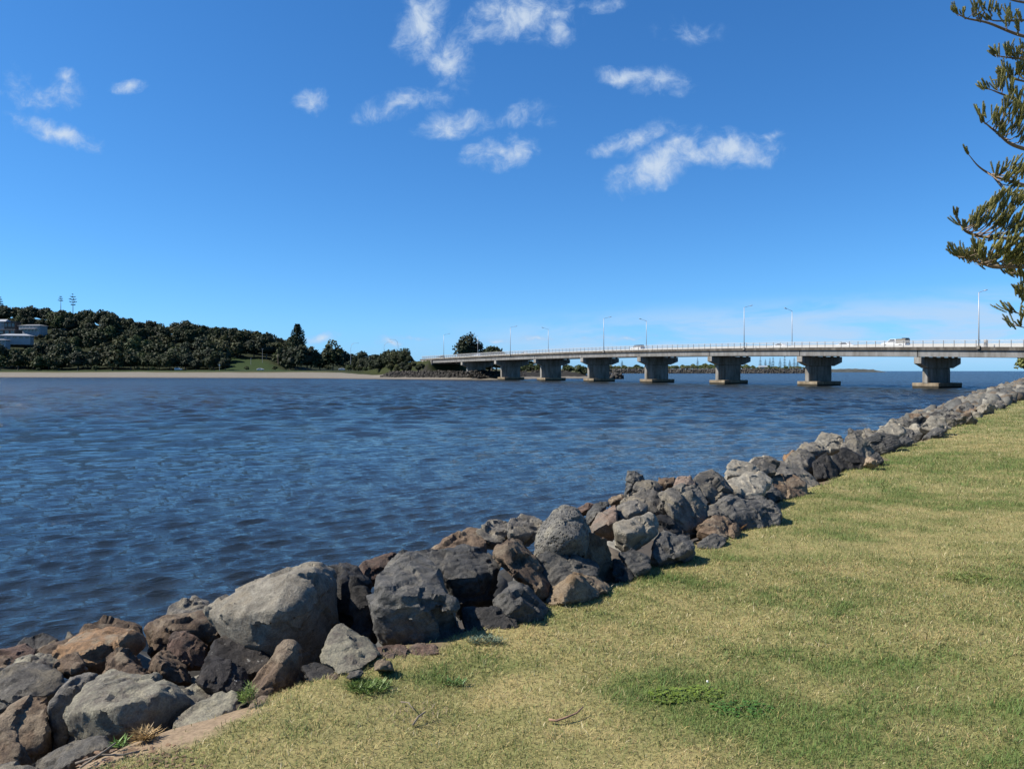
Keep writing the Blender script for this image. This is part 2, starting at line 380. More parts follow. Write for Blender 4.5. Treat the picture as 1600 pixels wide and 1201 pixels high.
def build_bank():
    s = np.concatenate([np.linspace(-70, -6, 26), np.linspace(-5.5, 14, 330), 14 + np.cumsum(np.geomspace(.07, 7, 160))])
    s = s[s < E_S[-1] - 2]
    t = np.concatenate([-np.geomspace(160, 5, 24), np.linspace(-4.85, .6, 130), np.linspace(.75, 5, 16), [6.5, 8, 10, 14]])
    S, T = np.meshgrid(s, t, indexing='ij')
    x, y, nx, ny = e_at(S.ravel())
    tw = T.ravel() * np.where(T.ravel() > 0, band_w(S.ravel()), 1)
    X = x + nx * tw; Y = y + ny * tw
    jag = .16 * fbm(np.c_[X, Y] * 1.6, 3, 5) * (np.abs(T.ravel()) < 3)
    z = bank_z(S.ravel(), tw + jag) + lawn_bump(X, Y) * sstep(.5, 0, tw)
    dr = dryness(X, Y)[:, None]
    c = GREEN * (1 - dr) + STRAW * .92 * dr
    c = c * .72
    b = bareness(X, Y, tw)[:, None]
    k = np.exp(-((np.hypot(X + 1.5, Y - 3.25)) / .9) ** 2)[:, None]
    c = c * (1 - b) + (SOIL * k + np.array((.13, .10, .062)) * (1 - k)) * b
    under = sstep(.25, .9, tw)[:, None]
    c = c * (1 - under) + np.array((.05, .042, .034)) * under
    ns, nt_ = len(s), len(t)
    i = np.arange(ns * nt_).reshape(ns, nt_)
    q = np.stack([i[:-1, :-1], i[1:, :-1], i[1:, 1:], i[:-1, 1:]], -1).reshape(-1, 4)
    me = np_mesh('ground', np.c_[X, Y, z], q[:, ::-1], True, c)
    o = obj('ground', me, vcol_mat('ground_soil', .9, 0, (38, .38, .012), .15)); tag(o, kind='structure'); return o
build_bank()

# ------------------------------------------------------------------ grass: mown, half-dry blades
def build_grass():
    rng = np.random.default_rng(7)
    def sample(y0, y1, dens, pad):
        A = np.array([(y0 * -.72, y0), (y1 * .78, y1)])
        x0, x1 = -.72 * y1, .80 * y1 + 1.1
        n = int((x1 - x0) * (y1 - y0) * dens)
        X = rng.uniform(x0, x1, n); Y = rng.uniform(y0, y1, n)
        k = (X < .76 * Y + 1.1) & (X > -.78 * Y - .3); X, Y = X[k], Y[k]
        t, s = e_sd(X, Y); k = (t < .34); X, Y, t, s = X[k], Y[k], t[k], s[k]
        ba = bareness(X, Y, t); k = rng.random(len(X)) > ba * 1.02 - .03; X, Y, t, s = X[k], Y[k], t[k], s[k]
        return X, Y, t, s
    Vs, Fs, Cs = [], [], []; base = 0
    for (y0, y1, dens, L, W, segs) in ((1.7, 4.2, 12500, .029, .0030, 2), (4.2, 6.5, 9000, .032, .0038, 2), (6.5, 10, 4600, .036, .0052, 1), (10, 17, 1500, .048, .008, 1), (17, 30, 430, .055, .014, 1), (30, 60, 75, .07, .03, 1)):
        X, Y, t, s = sample(y0, y1, dens, 0)
        n = len(X)
        z = bank_z(s, t + .16 * fbm(np.c_[X, Y] * 1.6, 3, 5)) + lawn_bump(X, Y)
        dr = dryness(X, Y)
        clump = fbm(np.c_[X, Y] * 11, 2, 41)
        isdry = rng.random(n) < (.06 + .80 * dr + .15 * clump)
        lush = np.clip(.45 - dr, 0, 1)
        length = L * rng.uniform(.55, 1.35, n) * (1 + .7 * lush) * (1 + .35 * clump)
        lean = np.where(isdry, rng.uniform(.75, 1.5, n), rng.uniform(.25, 1.15, n))
        az = rng.uniform(0, 2 * np.pi, n)
        dx, dy, dz = np.sin(lean) * np.cos(az), np.sin(lean) * np.sin(az), np.cos(lean)
        rot = az + np.pi / 2 + rng.uniform(-.5, .5, n)
        wx, wy = np.cos(rot) * W * rng.uniform(.6, 1.3, n), np.sin(rot) * W * rng.uniform(.6, 1.3, n)
        base_p = np.c_[X, Y, z - .004]; w = np.c_[wx, wy, np.zeros(n)] / 2
        tip = base_p + np.c_[dx, dy, dz] * length[:, None]
        droop = np.c_[dx, dy, -dz * .2] * (length * .22)[:, None]
        if segs == 2:
            mid = base_p + np.c_[dx * .75, dy * .75, dz * 1.1] * (length * .55)[:, None]
            v = np.stack([base_p - w, base_p + w, mid + w * .8, mid - w * .8, tip + droop], 1)
            k = np.arange(n)[:, None] * 5 + base
            Fs.append(np.concatenate([k + np.array([[0, 1, 2]]), k + np.array([[0, 2, 3]]), k + np.array([[3, 2, 4]])])); m = 5
        else:
            v = np.stack([base_p - w, base_p + w, tip], 1); k = np.arange(n)[:, None] * 3 + base
            Fs.append(k + np.array([[0, 1, 2]])); m = 3
        c = np.where(isdry[:, None], STRAW * rng.uniform(.72, 1.25, (n, 1)) * (1 + rng.normal(0, .06, (n, 3))), GREEN * rng.uniform(.6, 1.35, (n, 1)) * (1 + rng.normal(0, .08, (n, 3))))
        pale = rng.random(n) < .025 * (1 - .9 * np.clip(lush * 3, 0, 1)); c[pale] = np.array((.62, .54, .34)) * rng.uniform(.8, 1.1, (pale.sum(), 1))
        lushc = (rng.random(n) < lush * 1.6) & ~isdry; c[lushc] = np.array((.105, .165, .040)) * rng.uniform(.7, 1.4, (lushc.sum(), 1))
        Vs.append(v.reshape(-1, 3)); Cs.append(np.repeat(np.clip(c, .01, .9), m, 0)); base += n * m
    me = np_mesh('grass', np.concatenate(Vs), [np.concatenate(Fs)], False, np.concatenate(Cs))
    print('grass tris', len(me.polygons))
    o = obj('grass', me, vcol_mat('grass_blades', .6, .25, None, .25)); tag(o, 'short patchy mown grass, half green half straw, covering the bank beside the rocks', 'grass', kind='stuff')
build_grass()

# ------------------------------------------------------------------ the river and the sea
def build_water():
    rng = np.random.default_rng(3)
    r = np.concatenate([np.geomspace(3.2, 430, 900), np.geomspace(470, 60000, 26)])
    a = np.concatenate([np.linspace(-88, -43, 26)[:-1], np.linspace(-43, 46, 500), np.linspace(46, 88, 24)[1:]])
    R, A = np.meshgrid(r, np.radians(a), indexing='ij')
    X = (R * np.sin(A)).ravel(); Y = (R * np.cos(A)).ravel()
    dr = np.gradient(r); DR = np.repeat(dr, len(a)).reshape(R.shape).ravel()
    Z = np.zeros(len(X)); HX = np.zeros(len(X)); HY = np.zeros(len(X))
    nw = 72
    # groups of wavelets run obliquely towards the near bank
    gust = 1 + .18 * fbm(np.c_[X, Y] * .06, 3, 71)
    gust *= (R.ravel() < 440)
    wl = np.geomspace(.13, 2.0, nw) * rng.uniform(.9, 1.1, nw)
    near = np.ones(len(X))
    for i in range(nw):
        lam = wl[i]; k = 2 * np.pi / lam
        th = rad(-50) + rng.normal(0, .30 if lam > .5 else .5)              # travel direction
        amp = .0112 * lam * math.exp(-.5 * (math.log(lam / .30) / .72) ** 2) * rng.uniform(.6, 1.3)
        att = sstep(2.2, 4.5, lam / DR)
        ph = k * (X * math.cos(th) + Y * math.sin(th)) + rng.uniform(0, 6.28)
        g = amp * att * gust
        Z += g * np.sin(ph)
        HX += -.75 * g * math.cos(th) * np.cos(ph) * -1 * -1; HY += -.75 * g * math.sin(th) * np.cos(ph)
    far = sstep(14, 75, R.ravel()) * (R.ravel() < 440)
    for i in range(34):                                 # longer wind chop out in mid-river
        lam = 1.5 * (2.9 ** (i / 33)) * rng.uniform(.95, 1.05); k = 2 * np.pi / lam; th = rad(-70) + rng.normal(0, .5)
        g = .0070 * lam * sstep(2.0, 3.4, lam / DR) * far * gust
        ph = k * (X * math.cos(th) + Y * math.sin(th)) + rng.uniform(0, 6.28)
        Z += g * np.sin(ph); HX -= .6 * g * math.cos(th) * np.cos(ph); HY -= .6 * g * math.sin(th) * np.cos(ph)
    X2 = X - HX * 1.15; Y2 = Y - HY * 1.15
    i = np.arange(len(X)).reshape(R.shape)
    q = np.stack([i[:-1, :-1], i[:-1, 1:], i[1:, 1:], i[1:, :-1]], -1).reshape(-1, 4)
    print('water rms', Z[:300000].std(), 'quads', len(q))
    me = np_mesh('river', np.c_[X2, Y2, Z], q[:, ::-1], True)
    m, N, L, b = mat_new('river_water')
    geo = N.new('ShaderNodeNewGeometry')
    def noise(sx, sy, sc, d, ro, rot=28):
        mp = N.new('ShaderNodeMapping'); mp.vector_type = 'TEXTURE'; mp.inputs['Scale'].default_value = (1 / sx, 1 / sy, 1); mp.inputs['Rotation'].default_value = (0, 0, rad(rot)); L.new(geo.outputs['Position'], mp.inputs[0])
        n = N.new('ShaderNodeTexNoise'); n.inputs['Scale'].default_value = sc; n.inputs['Detail'].default_value = d; n.inputs['Roughness'].default_value = ro; n.inputs['Distortion'].default_value = .3; L.new(mp.outputs[0], n.inputs[0]); return n.outputs[0]
    fine = noise(.55, 1.7, 3.6, 6, .66, 40); mid = noise(.5, 1.7, 1.7, 6, .65, 32); big = noise(.5, 1.6, .4, 6, .65, 15)
    b1 = N.new('ShaderNodeBump'); b1.inputs['Strength'].default_value = .7; b1.inputs['Distance'].default_value = .05; L.new(fine, b1.inputs['Height'])
    b2 = N.new('ShaderNodeBump'); b2.inputs['Strength'].default_value = .8; b2.inputs['Distance'].default_value = .30; L.new(mid, b2.inputs['Height']); L.new(b1.outputs[0], b2.inputs['Normal'])
    b3 = N.new('ShaderNodeBump'); b3.inputs['Strength'].default_value = .8; b3.inputs['Distance'].default_value = 1.0; L.new(big, b3.inputs['Height']); L.new(b2.outputs[0], b3.inputs['Normal'])
    L.new(b3.outputs[0], b.inputs['Normal'])
    # silty water: brown-grey body colour, drifting streaks of silt
    st = noise(.25, 1.4, .05, 4, .6, 5)
    r_ = N.new('ShaderNodeValToRGB'); r_.color_ramp.elements[0].position = .35; r_.color_ramp.elements[1].position = .65
    r_.color_ramp.elements[0].color = (.013, .0165, .016, 1); r_.color_ramp.elements[1].color = (.020, .0225, .019, 1); L.new(st, r_.inputs[0]); L.new(r_.outputs[0], b.inputs['Base Color'])
    # unresolved chop far out reads as a rougher surface
    ln = N.new('ShaderNodeVectorMath'); ln.operation = 'LENGTH'; L.new(geo.outputs['Position'], ln.inputs[0])
    rr = N.new('ShaderNodeMapRange'); rr.inputs[1].default_value = 25; rr.inputs[2].default_value = 170; rr.inputs[3].default_value = .04; rr.inputs[4].default_value = .27; L.new(ln.outputs['Value'], rr.inputs[0]); L.new(rr.outputs[0], b.inputs['Roughness'])
    for bb, lo, hi in ((b1, .75, 1.0), (b2, .30, 1.0), (b3, .06, 1.0)):
        q = N.new('ShaderNodeMapRange'); q.inputs[1].default_value = 18; q.inputs[2].default_value = 90; q.inputs[3].default_value = lo; q.inputs[4].default_value = hi; L.new(ln.outputs['Value'], q.inputs[0]); L.new(q.outputs[0], bb.inputs['Strength'])
    b.inputs['IOR'].default_value = 1.5; b.inputs['Specular IOR Level'].default_value = .5
    o = obj('river', me, m); tag(o, kind='structure')
build_water()

# ------------------------------------------------------------------ the far bank: beach, grass, wooded hill, bridge embankment
BU = np.array((.5352, -.8447)); BV = np.array((.8447, .5352)); B0 = np.array((85., 134.))
def uv_bridge(X, Y):
    return (X - B0[0]) * BU[0] + (Y - B0[1]) * BU[1], (X - B0[0]) * BV[0] + (Y - B0[1]) * BV[1]
SHORE = np.array([(-1500, 440), (-420, 402), (-280, 392), (-194, 376), (-123, 357), (-87, 336), (-66, 317), (-42, 300), (-25, 288), (-12, 281), (-3, 281), (6, 292), (9, 318), (26, 338), (44, 346), (54, 372), (40, 420), (20, 520), (30, 700), (40, 1000), (-60, 1400), (-1500, 1500)], float)
def shore_sd(X, Y):
    best = np.full(X.shape, 1e9); inside = np.zeros(X.shape, bool); n = len(SHORE)
    for i in range(n):
        a, b = SHORE[i], SHORE[(i + 1) % n]; d = b - a; l2 = d @ d
        q = np.clip(((X - a[0]) * d[0] + (Y - a[1]) * d[1]) / l2, 0, 1)
        best = np.minimum(best, np.hypot(X - a[0] - q * d[0], Y - a[1] - q * d[1]))
        c = ((a[1] > Y) != (b[1] > Y)) & (X < (b[0] - a[0]) * (Y - a[1]) / (b[1] - a[1] + 1e-9) + a[0]); inside ^= c
    return np.where(inside, best, -best)
RIDGE_PX = [-500, -100, 0, 50, 80, 140, 180, 220, 250, 300, 345, 400, 440, 480, 560, 640, 760, 900]
RIDGE_PY = [560, 500, 480, 482, 484, 490, 496, 505, 509, 504, 511, 524, 533, 538, 546, 553, 563, 572]
def far_z(X, Y):
    sd = shore_sd(X, Y)
    z = np.where(sd < 0, np.maximum(-2.5, sd * .1), np.interp(sd, [0, 6, 42, 58, 90], [0, .35, 2.1, 3.0, 3.7]))
    rk = (X > -66) & (Y > 278) & (Y < 400) & (sd > 0) & (sd < 40)
    z = np.where(rk, z + (np.interp(sd, [0, 12, 21, 45], [0, .5, 2.9, 3.4]) - z) * sstep(-66, -52, X), z)
    px = 800 + F * X / Y
    top = np.interp(px, RIDGE_PX, RIDGE_PY)
    zr = np.maximum(4, CAMZ + (HOR - top) * 650 / F - 9.0)
    k = sstep(485, 655, Y) * sstep(30, 70, sd)
    z = z + (zr - 3.7) * k
    lawn = sstep(340, 365, px) * sstep(445, 425, px)
    z = z + lawn * 3.2 * sstep(476, 520, Y) * sstep(600, 540, Y)
    u, a = uv_bridge(X, Y)
    hb = np.interp(u, [-2000, -310, -264, -224], [2, 3.0, 6.6, 8.6])
    emb = hb - np.maximum(0, np.abs(a - 7.7) - 8.3) * 2.2 - np.maximum(0, u + 226) * 2.2
    z = np.where((u < -205) & (sd > 0), np.maximum(z, emb), z)
    return z, sd
def build_far():
    x = np.concatenate([np.arange(-1500, -520, 40), np.arange(-520, -150, 5), np.arange(-150, 62, 1.7)]); y = np.concatenate([np.arange(280, 400, 1.25), np.arange(400, 470, 2.5), np.arange(470, 700, 5), np.arange(700, 1500, 40)])
    X, Y = np.meshgrid(x, y, indexing='ij'); X = X.ravel(); Y = Y.ravel()
    z, sd = far_z(X, Y)
    z = z + .12 * fbm(np.c_[X, Y] * .15, 3, 9) * (sd > 5)
    n = fbm(np.c_[X, Y] * .05, 3, 51)
    sand = np.array((.165, .15, .125)); wet = np.array((.12, .10, .078)); dune = np.array((.075, .07, .035)); grass = np.array((.024, .040, .013)); wood = np.array((.016, .021, .009))
    u, a = uv_bridge(X, Y); px = 800 + F * X / Y
    c = np.where((sd < 5.5)[:, None], wet, sand)
    c = np.where((sd > 50 + 6 * n)[:, None], dune, c); c = np.where((sd > 62 + 6 * n)[:, None], grass, c)
    rocky = (X > -57 + 5 * n) & (Y > 278) & (sd < 60); c = np.where((rocky & (sd > 13) & (sd < 22))[:, None], np.array((.03, .028, .024)), c); c = np.where((rocky & (sd >= 22))[:, None], dune * 1.1, c)
    c = np.where(((u < -205) & (np.abs(a - 7.7) < 17) & (sd > 22))[:, None], np.array((.026, .032, .012)), c)
    lawn = (px > 345) & (px < 445) & (Y < 545)
    c = np.where(((Y > 490) & ~lawn)[:, None], wood, c)
    i = np.arange(len(X)).reshape(len(x), len(y))
    q = np.stack([i[:-1, :-1], i[1:, :-1], i[1:, 1:], i[:-1, 1:]], -1).reshape(-1, 4)
    keep = (sd[q] > -25).any(1)
    o = obj('far_bank', np_mesh('far_bank', np.c_[X, Y, z], q[keep], True, c), vcol_mat('far_ground', .95, 0, (.6, .22, .1), .1)); tag(o, kind='structure')
build_far()
# ------------------------------------------------------------------ the bridge
UZ = [42, 7.3, 0, -53.3, -106.6, -160, -213, -236]; ZZ = [6.5, 7.55, 7.83, 8.95, 9.5, 9.35, 8.95, 8.72]
PZ = np.polyfit(UZ, ZZ, 4)
def zt(u): return float(np.polyval(PZ, u))
def bp(u, a, z): return Vector((B0[0] + BU[0] * u + BV[0] * a, B0[1] + BU[1] * u + BV[1] * a, z))
UX, VX, ZX = Vector((*BU, 0)), Vector((*BV, 0)), Vector((0, 0, 1))
def concrete(name, base, stain, amt, scale=.7, streak=True):
    m, N, L, b = mat_new(name)
    geo = N.new('ShaderNodeNewGeometry')
    def noise(sc, vs=(1, 1, 1), d=7, r=.65):
        mp = N.new('ShaderNodeMapping'); mp.inputs['Scale'].default_value = vs; L.new(geo.outputs['Position'], mp.inputs[0])
        n = N.new('ShaderNodeTexNoise'); n.inputs['Scale'].default_value = sc; n.inputs['Detail'].default_value = d; n.inputs['Roughness'].default_value = r; L.new(mp.outputs[0], n.inputs[0]); return n.outputs[0]
    n1 = noise(scale * 1.6, (1, 1, .18) if streak else (1, 1, 1)); n2 = noise(scale * .3)
    mx = N.new('ShaderNodeMath'); mx.operation = 'MULTIPLY_ADD'; L.new(n2, mx.inputs[0]); mx.inputs[1].default_value = .5; L.new(n1, mx.inputs[2])
    r = N.new('ShaderNodeValToRGB'); r.color_ramp.elements[0].position = .75 - amt * .35; r.color_ramp.elements[1].position = 1.0 - amt * .25
    r.color_ramp.elements[0].color = (*base, 1); r.color_ramp.elements[1].color = (*stain, 1); L.new(mx.outputs[0], r.inputs[0]); L.new(r.outputs[0], b.inputs['Base Color'])
    b.inputs['Roughness'].default_value = .85; b.inputs['Specular IOR Level'].default_value = .2
    return m
M_CONC = concrete('concrete_grey', (.21, .21, .205), (.13, .125, .115), .5)
M_EDGE = concrete('concrete_weathered', (.15, .135, .115), (.06, .052, .042), .8)
M_PIER = concrete('concrete_pier', (.28, .27, .25), (.14, .125, .10), .45)
M_CAP = concrete('concrete_pile_cap', (.30, .245, .17), (.15, .115, .075), .55)
M_TIDE = concrete('concrete_tide_stain', (.055, .045, .030), (.03, .027, .02), .5)
M_STEEL = simple('galvanised_steel', (.48, .48, .47), .45, .0, .06)
M_POST = simple('rail_post_steel', (.17, .165, .16), .5, 0, .08)
M_WHITE = simple('white_concrete_barrier', (.46, .45, .42), .8, 0, .07, 1.5)
M_ASPH = simple('asphalt', (.055, .055, .055), .9, 0, .15, 3)
M_POLE = simple('lamp_pole_steel', (.42, .41, .40), .45, .2, .06)
M_LAMP = simple('lamp_head', (.35, .35, .36), .4, .2, .05)
bridge = empty('bridge', bp(-100, 7.7, 0), 'long grey concrete road bridge on piers crossing the river mouth', 'bridge')
bi = Matrix.Translation(-bridge.location)
def bpart(name, mb, mat, parent=None, **k):
    me = mb.mesh(name, **k); me.transform(bi)
    return obj(name, me, mat, parent or bridge)
SP = 26.65; PU = [-11.3 - SP * k for k in range(-1, 8)]
ends = [42.0] + PU + [-224.6]
for i in range(len(ends) - 1):
    u0, u1 = ends[i], ends[i + 1]
    def strip(a0, a1, t0, t1, g, seg=4):
        mb = MB(); vs = []; us = np.linspace(u0 - g, u1 + g, seg + 1)
        for u in us:
            z = zt(u); vs += [bp(u, a0, z - t0), bp(u, a1, z - t0), bp(u, a1, z - t1), bp(u, a0, z - t1)]
        fs = [(3, 2, 1, 0), tuple(4 * seg + k for k in range(4))]
        for j in range(seg):
            for k in range(4): fs.append((4 * j + k, 4 * j + (k + 1) % 4, 4 * (j + 1) + (k + 1) % 4, 4 * (j + 1) + k))
        return mb.poly(vs, fs)
    bpart('edge_beam', strip(0, .30, 0, .62, .012), M_EDGE)
    bpart('edge_beam', strip(15.1, 15.4, 0, .62, .012), M_EDGE)
    bpart('deck_slab', strip(.302, 15.098, .22, .60, .004), M_CONC)
    bpart('road_surface', strip(.304, 15.096, .12, .216, .0), M_ASPH)
    for a in (.32, 3.2, 6.1, 9.0, 11.9, 14.3):
        bpart('girder', strip(a, a + .75, .64, 1.86, .09), M_CONC)
# piers
for k, u in enumerate(PU):
    z = zt(u) - 1.98
    mb = MB(); mb.prism([(2.9, z - 2.15), (11.4, z - 2.15), (11.4, -1.0 if False else .9), (2.9, .9)], bp(u, 0, 0), VX, UX, ZX, .55)
    col = bpart('pier', mb, M_PIER, bevel=.12)
    mb = MB(); mb.prism([(.25, z), (15.15, z), (15.15, z - 1.25), (12.2, z - 2.15 - .002), (3.0, z - 2.15 - .002), (.25, z - 1.25)], bp(u, 0, 0), VX, UX, ZX, .72)
    bpart('crosshead', mb, M_PIER, col, bevel=.04)
    for a in (.7, 3.57, 6.47, 9.37, 12.27, 14.67):
        bpart('bearing', MB().box(bp(u, a, z + .06), (.5, .5, .12), Matrix.Rotation(math.atan2(BV[1], BV[0]), 3, 'Z')), M_EDGE, col)
    R = Matrix.Rotation(math.atan2(BV[1], BV[0]), 3, 'Z')
    bpart('pile_cap', MB().box(bp(u, 7.4, .72), (8.9, 5.2, .66), R), M_CAP, col, bevel=.05)
    bpart('pile_cap_skirt', MB().box(bp(u, 7.4, -.35), (8.8, 5.1, 1.47), R), M_TIDE, col)
# abutment at the far end
za = zt(-225)
bpart('abutment', MB().prism([(.4, za - .65), (15, za - .65), (15, 1), (.4, 1)], bp(-225.6, 0, 0), VX, UX, ZX, .5), M_CONC)
mb = MB(); mb.prism([(-225.0, za - .64), (-236, za - .64), (-236, za - 1.6), (-225.0, 2.6)], bp(0, .1, 0), UX, VX, ZX, .22); bpart('wing_wall', mb, M_PIER)
mb = MB(); mb.prism([(-225.0, za - .64), (-236, za - .64), (-236, za - 1.6), (-225.0, 2.6)], bp(0, 15.2, 0), UX, VX, ZX, .22); bpart('wing_wall', mb, M_PIER)
bpart('abutment', MB().prism([(.4, zt(42) - .65), (15, zt(42) - .65), (15, -1), (.4, -1)], bp(42.6, 0, 0), VX, UX, ZX, .5), M_CONC)
bpart('edge_beam', MB().prism([(-224.62, za), (-237, zt(-237)), (-237, zt(-237) - .62), (-224.62, za - .62)], bp(0, .15, 0), UX, VX, ZX, .15), M_EDGE)
# barrier and rails
def sweep(a0, a1, b0, b1, u0=42, u1=-236, n=60):
    mb = MB(); vs = []
    for u in np.linspace(u0, u1, n):
        z = zt(u); vs += [bp(u, a0, z + b1), bp(u, a1, z + b1), bp(u, a1, z + b0), bp(u, a0, z + b0)]
    fs = [(3, 2, 1, 0), tuple(4 * (n - 1) + k for k in range(4))]
    for j in range(n - 1):
        for k in range(4): fs.append((4 * j + k, 4 * j + (k + 1) % 4, 4 * (j + 1) + (k + 1) % 4, 4 * (j + 1) + k))
    return mb.poly(vs, fs)
bpart('traffic_barrier', sweep(2.55, 2.85, -.118, .42), M_WHITE)
bpart('traffic_barrier', sweep(15.11, 15.37, .004, 1.0), M_WHITE)
rl = bpart('railing', sweep(.10, .17, 1.23, 1.30), M_STEEL)
bpart('mid_rail', sweep(.115, .155, .98, 1.02), M_STEEL, rl)
bpart('bottom_rail', sweep(.115, .155, .10, .14), M_STEEL, rl)
bpart('far_railing', sweep(15.2, 15.27, 1.35, 1.42), M_STEEL)
pm = MB().box((0, 0, .62), (.09, .09, 1.24), Matrix.Rotation(math.atan2(BV[1], BV[0]), 3, 'Z')).mesh('post')
pm.materials.append(M_POST)
u = 40.0
while u > -235:
    o = obj('post', pm, None, rl); o.location = bp(u, .135, zt(u)) - bridge.location
    u -= 1.93
V = []; Q = []
pu = np.arange(30.0, -235.0, -.135)
vx, vy = BU * .011, BV * .011
for j, u in enumerate(pu):
    z = zt(u); c = B0 + BU * u + BV * .135
    for zz in (z + .14, z + 1.23):
        for sx, sy in ((-1, -1), (1, -1), (1, 1), (-1, 1)): V.append((*(c + BU * .011 * sx + BV * .011 * sy), zz))
V = np.array(V) - np.array(bridge.location); k = (np.arange(len(pu)) * 8)[:, None]
Q = np.concatenate([k + np.array([[i, (i + 1) % 4, 4 + (i + 1) % 4, 4 + i]]) for i in range(4)])
pk = obj('picket', np_mesh('picket', V, Q), M_STEEL, rl); pk['kind'] = 'stuff'

# lamp posts on the bridge
def lamp_post(a, u, side, h, label, group='lamp posts along the bridge'):
    t = empty('street_lamp', bp(u, a, zt(u)), label, 'street lamp', group)
    d = VX * side
    MB_ = MB().tube([(0, 0, 0), (0, 0, h * .5), (0, 0, h)], [.105, .085, .06], 8)
    obj('pole', MB_.mesh('pole', True), M_POLE, t)
    obj('base_plate', MB().box((0, 0, -.1), (.5, .5, .55), Matrix.Rotation(math.atan2(BV[1], BV[0]), 3, 'Z')).mesh('base_plate'), M_PIER, t)
    arm = MB().tube([Vector((0, 0, h - .05)), d * .5 + ZX * (h + .10), d * 1.5 + ZX * (h + .34), d * 2.2 + ZX * (h + .48)], [.055, .045, .04, .04], 8).build('arm', M_POLE, t)
    MB().box(d * 2.55 + ZX * (h + .56), (.85, .32, .14), Matrix.Rotation(math.atan2(BV[1], BV[0]), 3, 'Z') @ Matrix.Rotation(-.22 * side, 3, 'Y')).build('lantern', M_LAMP, arm, bevel=.04)
    return t
ORD = ['nearest', 'second', 'third', 'fourth', 'last']
WH = ['by the grey box', 'in the middle of the bridge', 'left of the white four-wheel drive', 'above the far low piers', 'by the far abutment']
for k in range(5):
    lamp_post(-.02, -53.3 * k, 1, 9.9, 'slim near-side lamp post, arm right, ' + WH[k])
for k, w in ((1, 'right of the middle near-side lamp'), (2, 'right of the white four-wheel drive'), (3, 'farther along towards the round tree'), (4, 'in front of the big round tree')):
    lamp_post(15.5, -53.3 * k + 2, -1, 9.6, 'slim far-side lamp post, arm left, ' + w)
# small grey service box on the footway
t = empty('service_box', bp(.75, .9, zt(.75) - .12), 'small rounded grey box on the bridge footway beside the right-hand lamp post', 'service box')
MB().box((0, 0, .75), (.62, .5, 1.5), Matrix.Rotation(math.atan2(BV[1], BV[0]), 3, 'Z')).build('cabinet', simple('grey_box_paint', (.27, .25, .23), .6), t, bevel=.12)
MB().box((0, 0, .05), (.72, .6, .1), Matrix.Rotation(math.atan2(BV[1], BV[0]), 3, 'Z')).build('plinth', M_PIER, t)

# ------------------------------------------------------------------ vehicles
M_CARW = simple('white_car_paint', (.62, .62, .60), .25, 0, .02, 2, .6); M_CARS = simple('silver_car_paint', (.55, .56, .57), .3, .3, .03); M_CARG = simple('dark_canopy', (.15, .135, .105), .7, 0, .1)
M_GLASS = simple('car_glass', (.02, .024, .03), .08, 0, .05, 2, .8); M_TYRE = simple('tyre_rubber', (.02, .02, .02), .8); M_RIM = simple('wheel_rim', (.5, .5, .5), .35, .5)
M_RED = simple('tail_light', (.4, .02, .02), .3); M_HEAD = simple('head_light', (.75, .75, .72), .15); M_NAVY = simple('navy_canvas', (.02, .025, .06), .8)
PROF = {
 'sedan': ([(-2.25, .30), (2.25, .30), (2.3, .62), (2.2, .80), (1.15, .93), (-1.75, .97), (-2.28, .88), (-2.32, .5)], [(1.15, .93), (.35, 1.40), (-.75, 1.44), (-1.75, .97)]),
 'suv':   ([(-2.3, .38), (2.3, .38), (2.36, .8), (2.2, 1.02), (1.15, 1.12), (-2.3, 1.14), (-2.38, .6)], [(1.15, 1.12), (.55, 1.78), (-2.05, 1.82), (-2.3, 1.14)]),
 'ute':   ([(-2.65, .42), (2.55, .42), (2.62, .85), (2.45, 1.08), (1.4, 1.16), (-.62, 1.16), (-.62, .95), (-2.65, .95)], [(1.4, 1.16), (.75, 1.82), (-.5, 1.84), (-.62, 1.16)]),
}
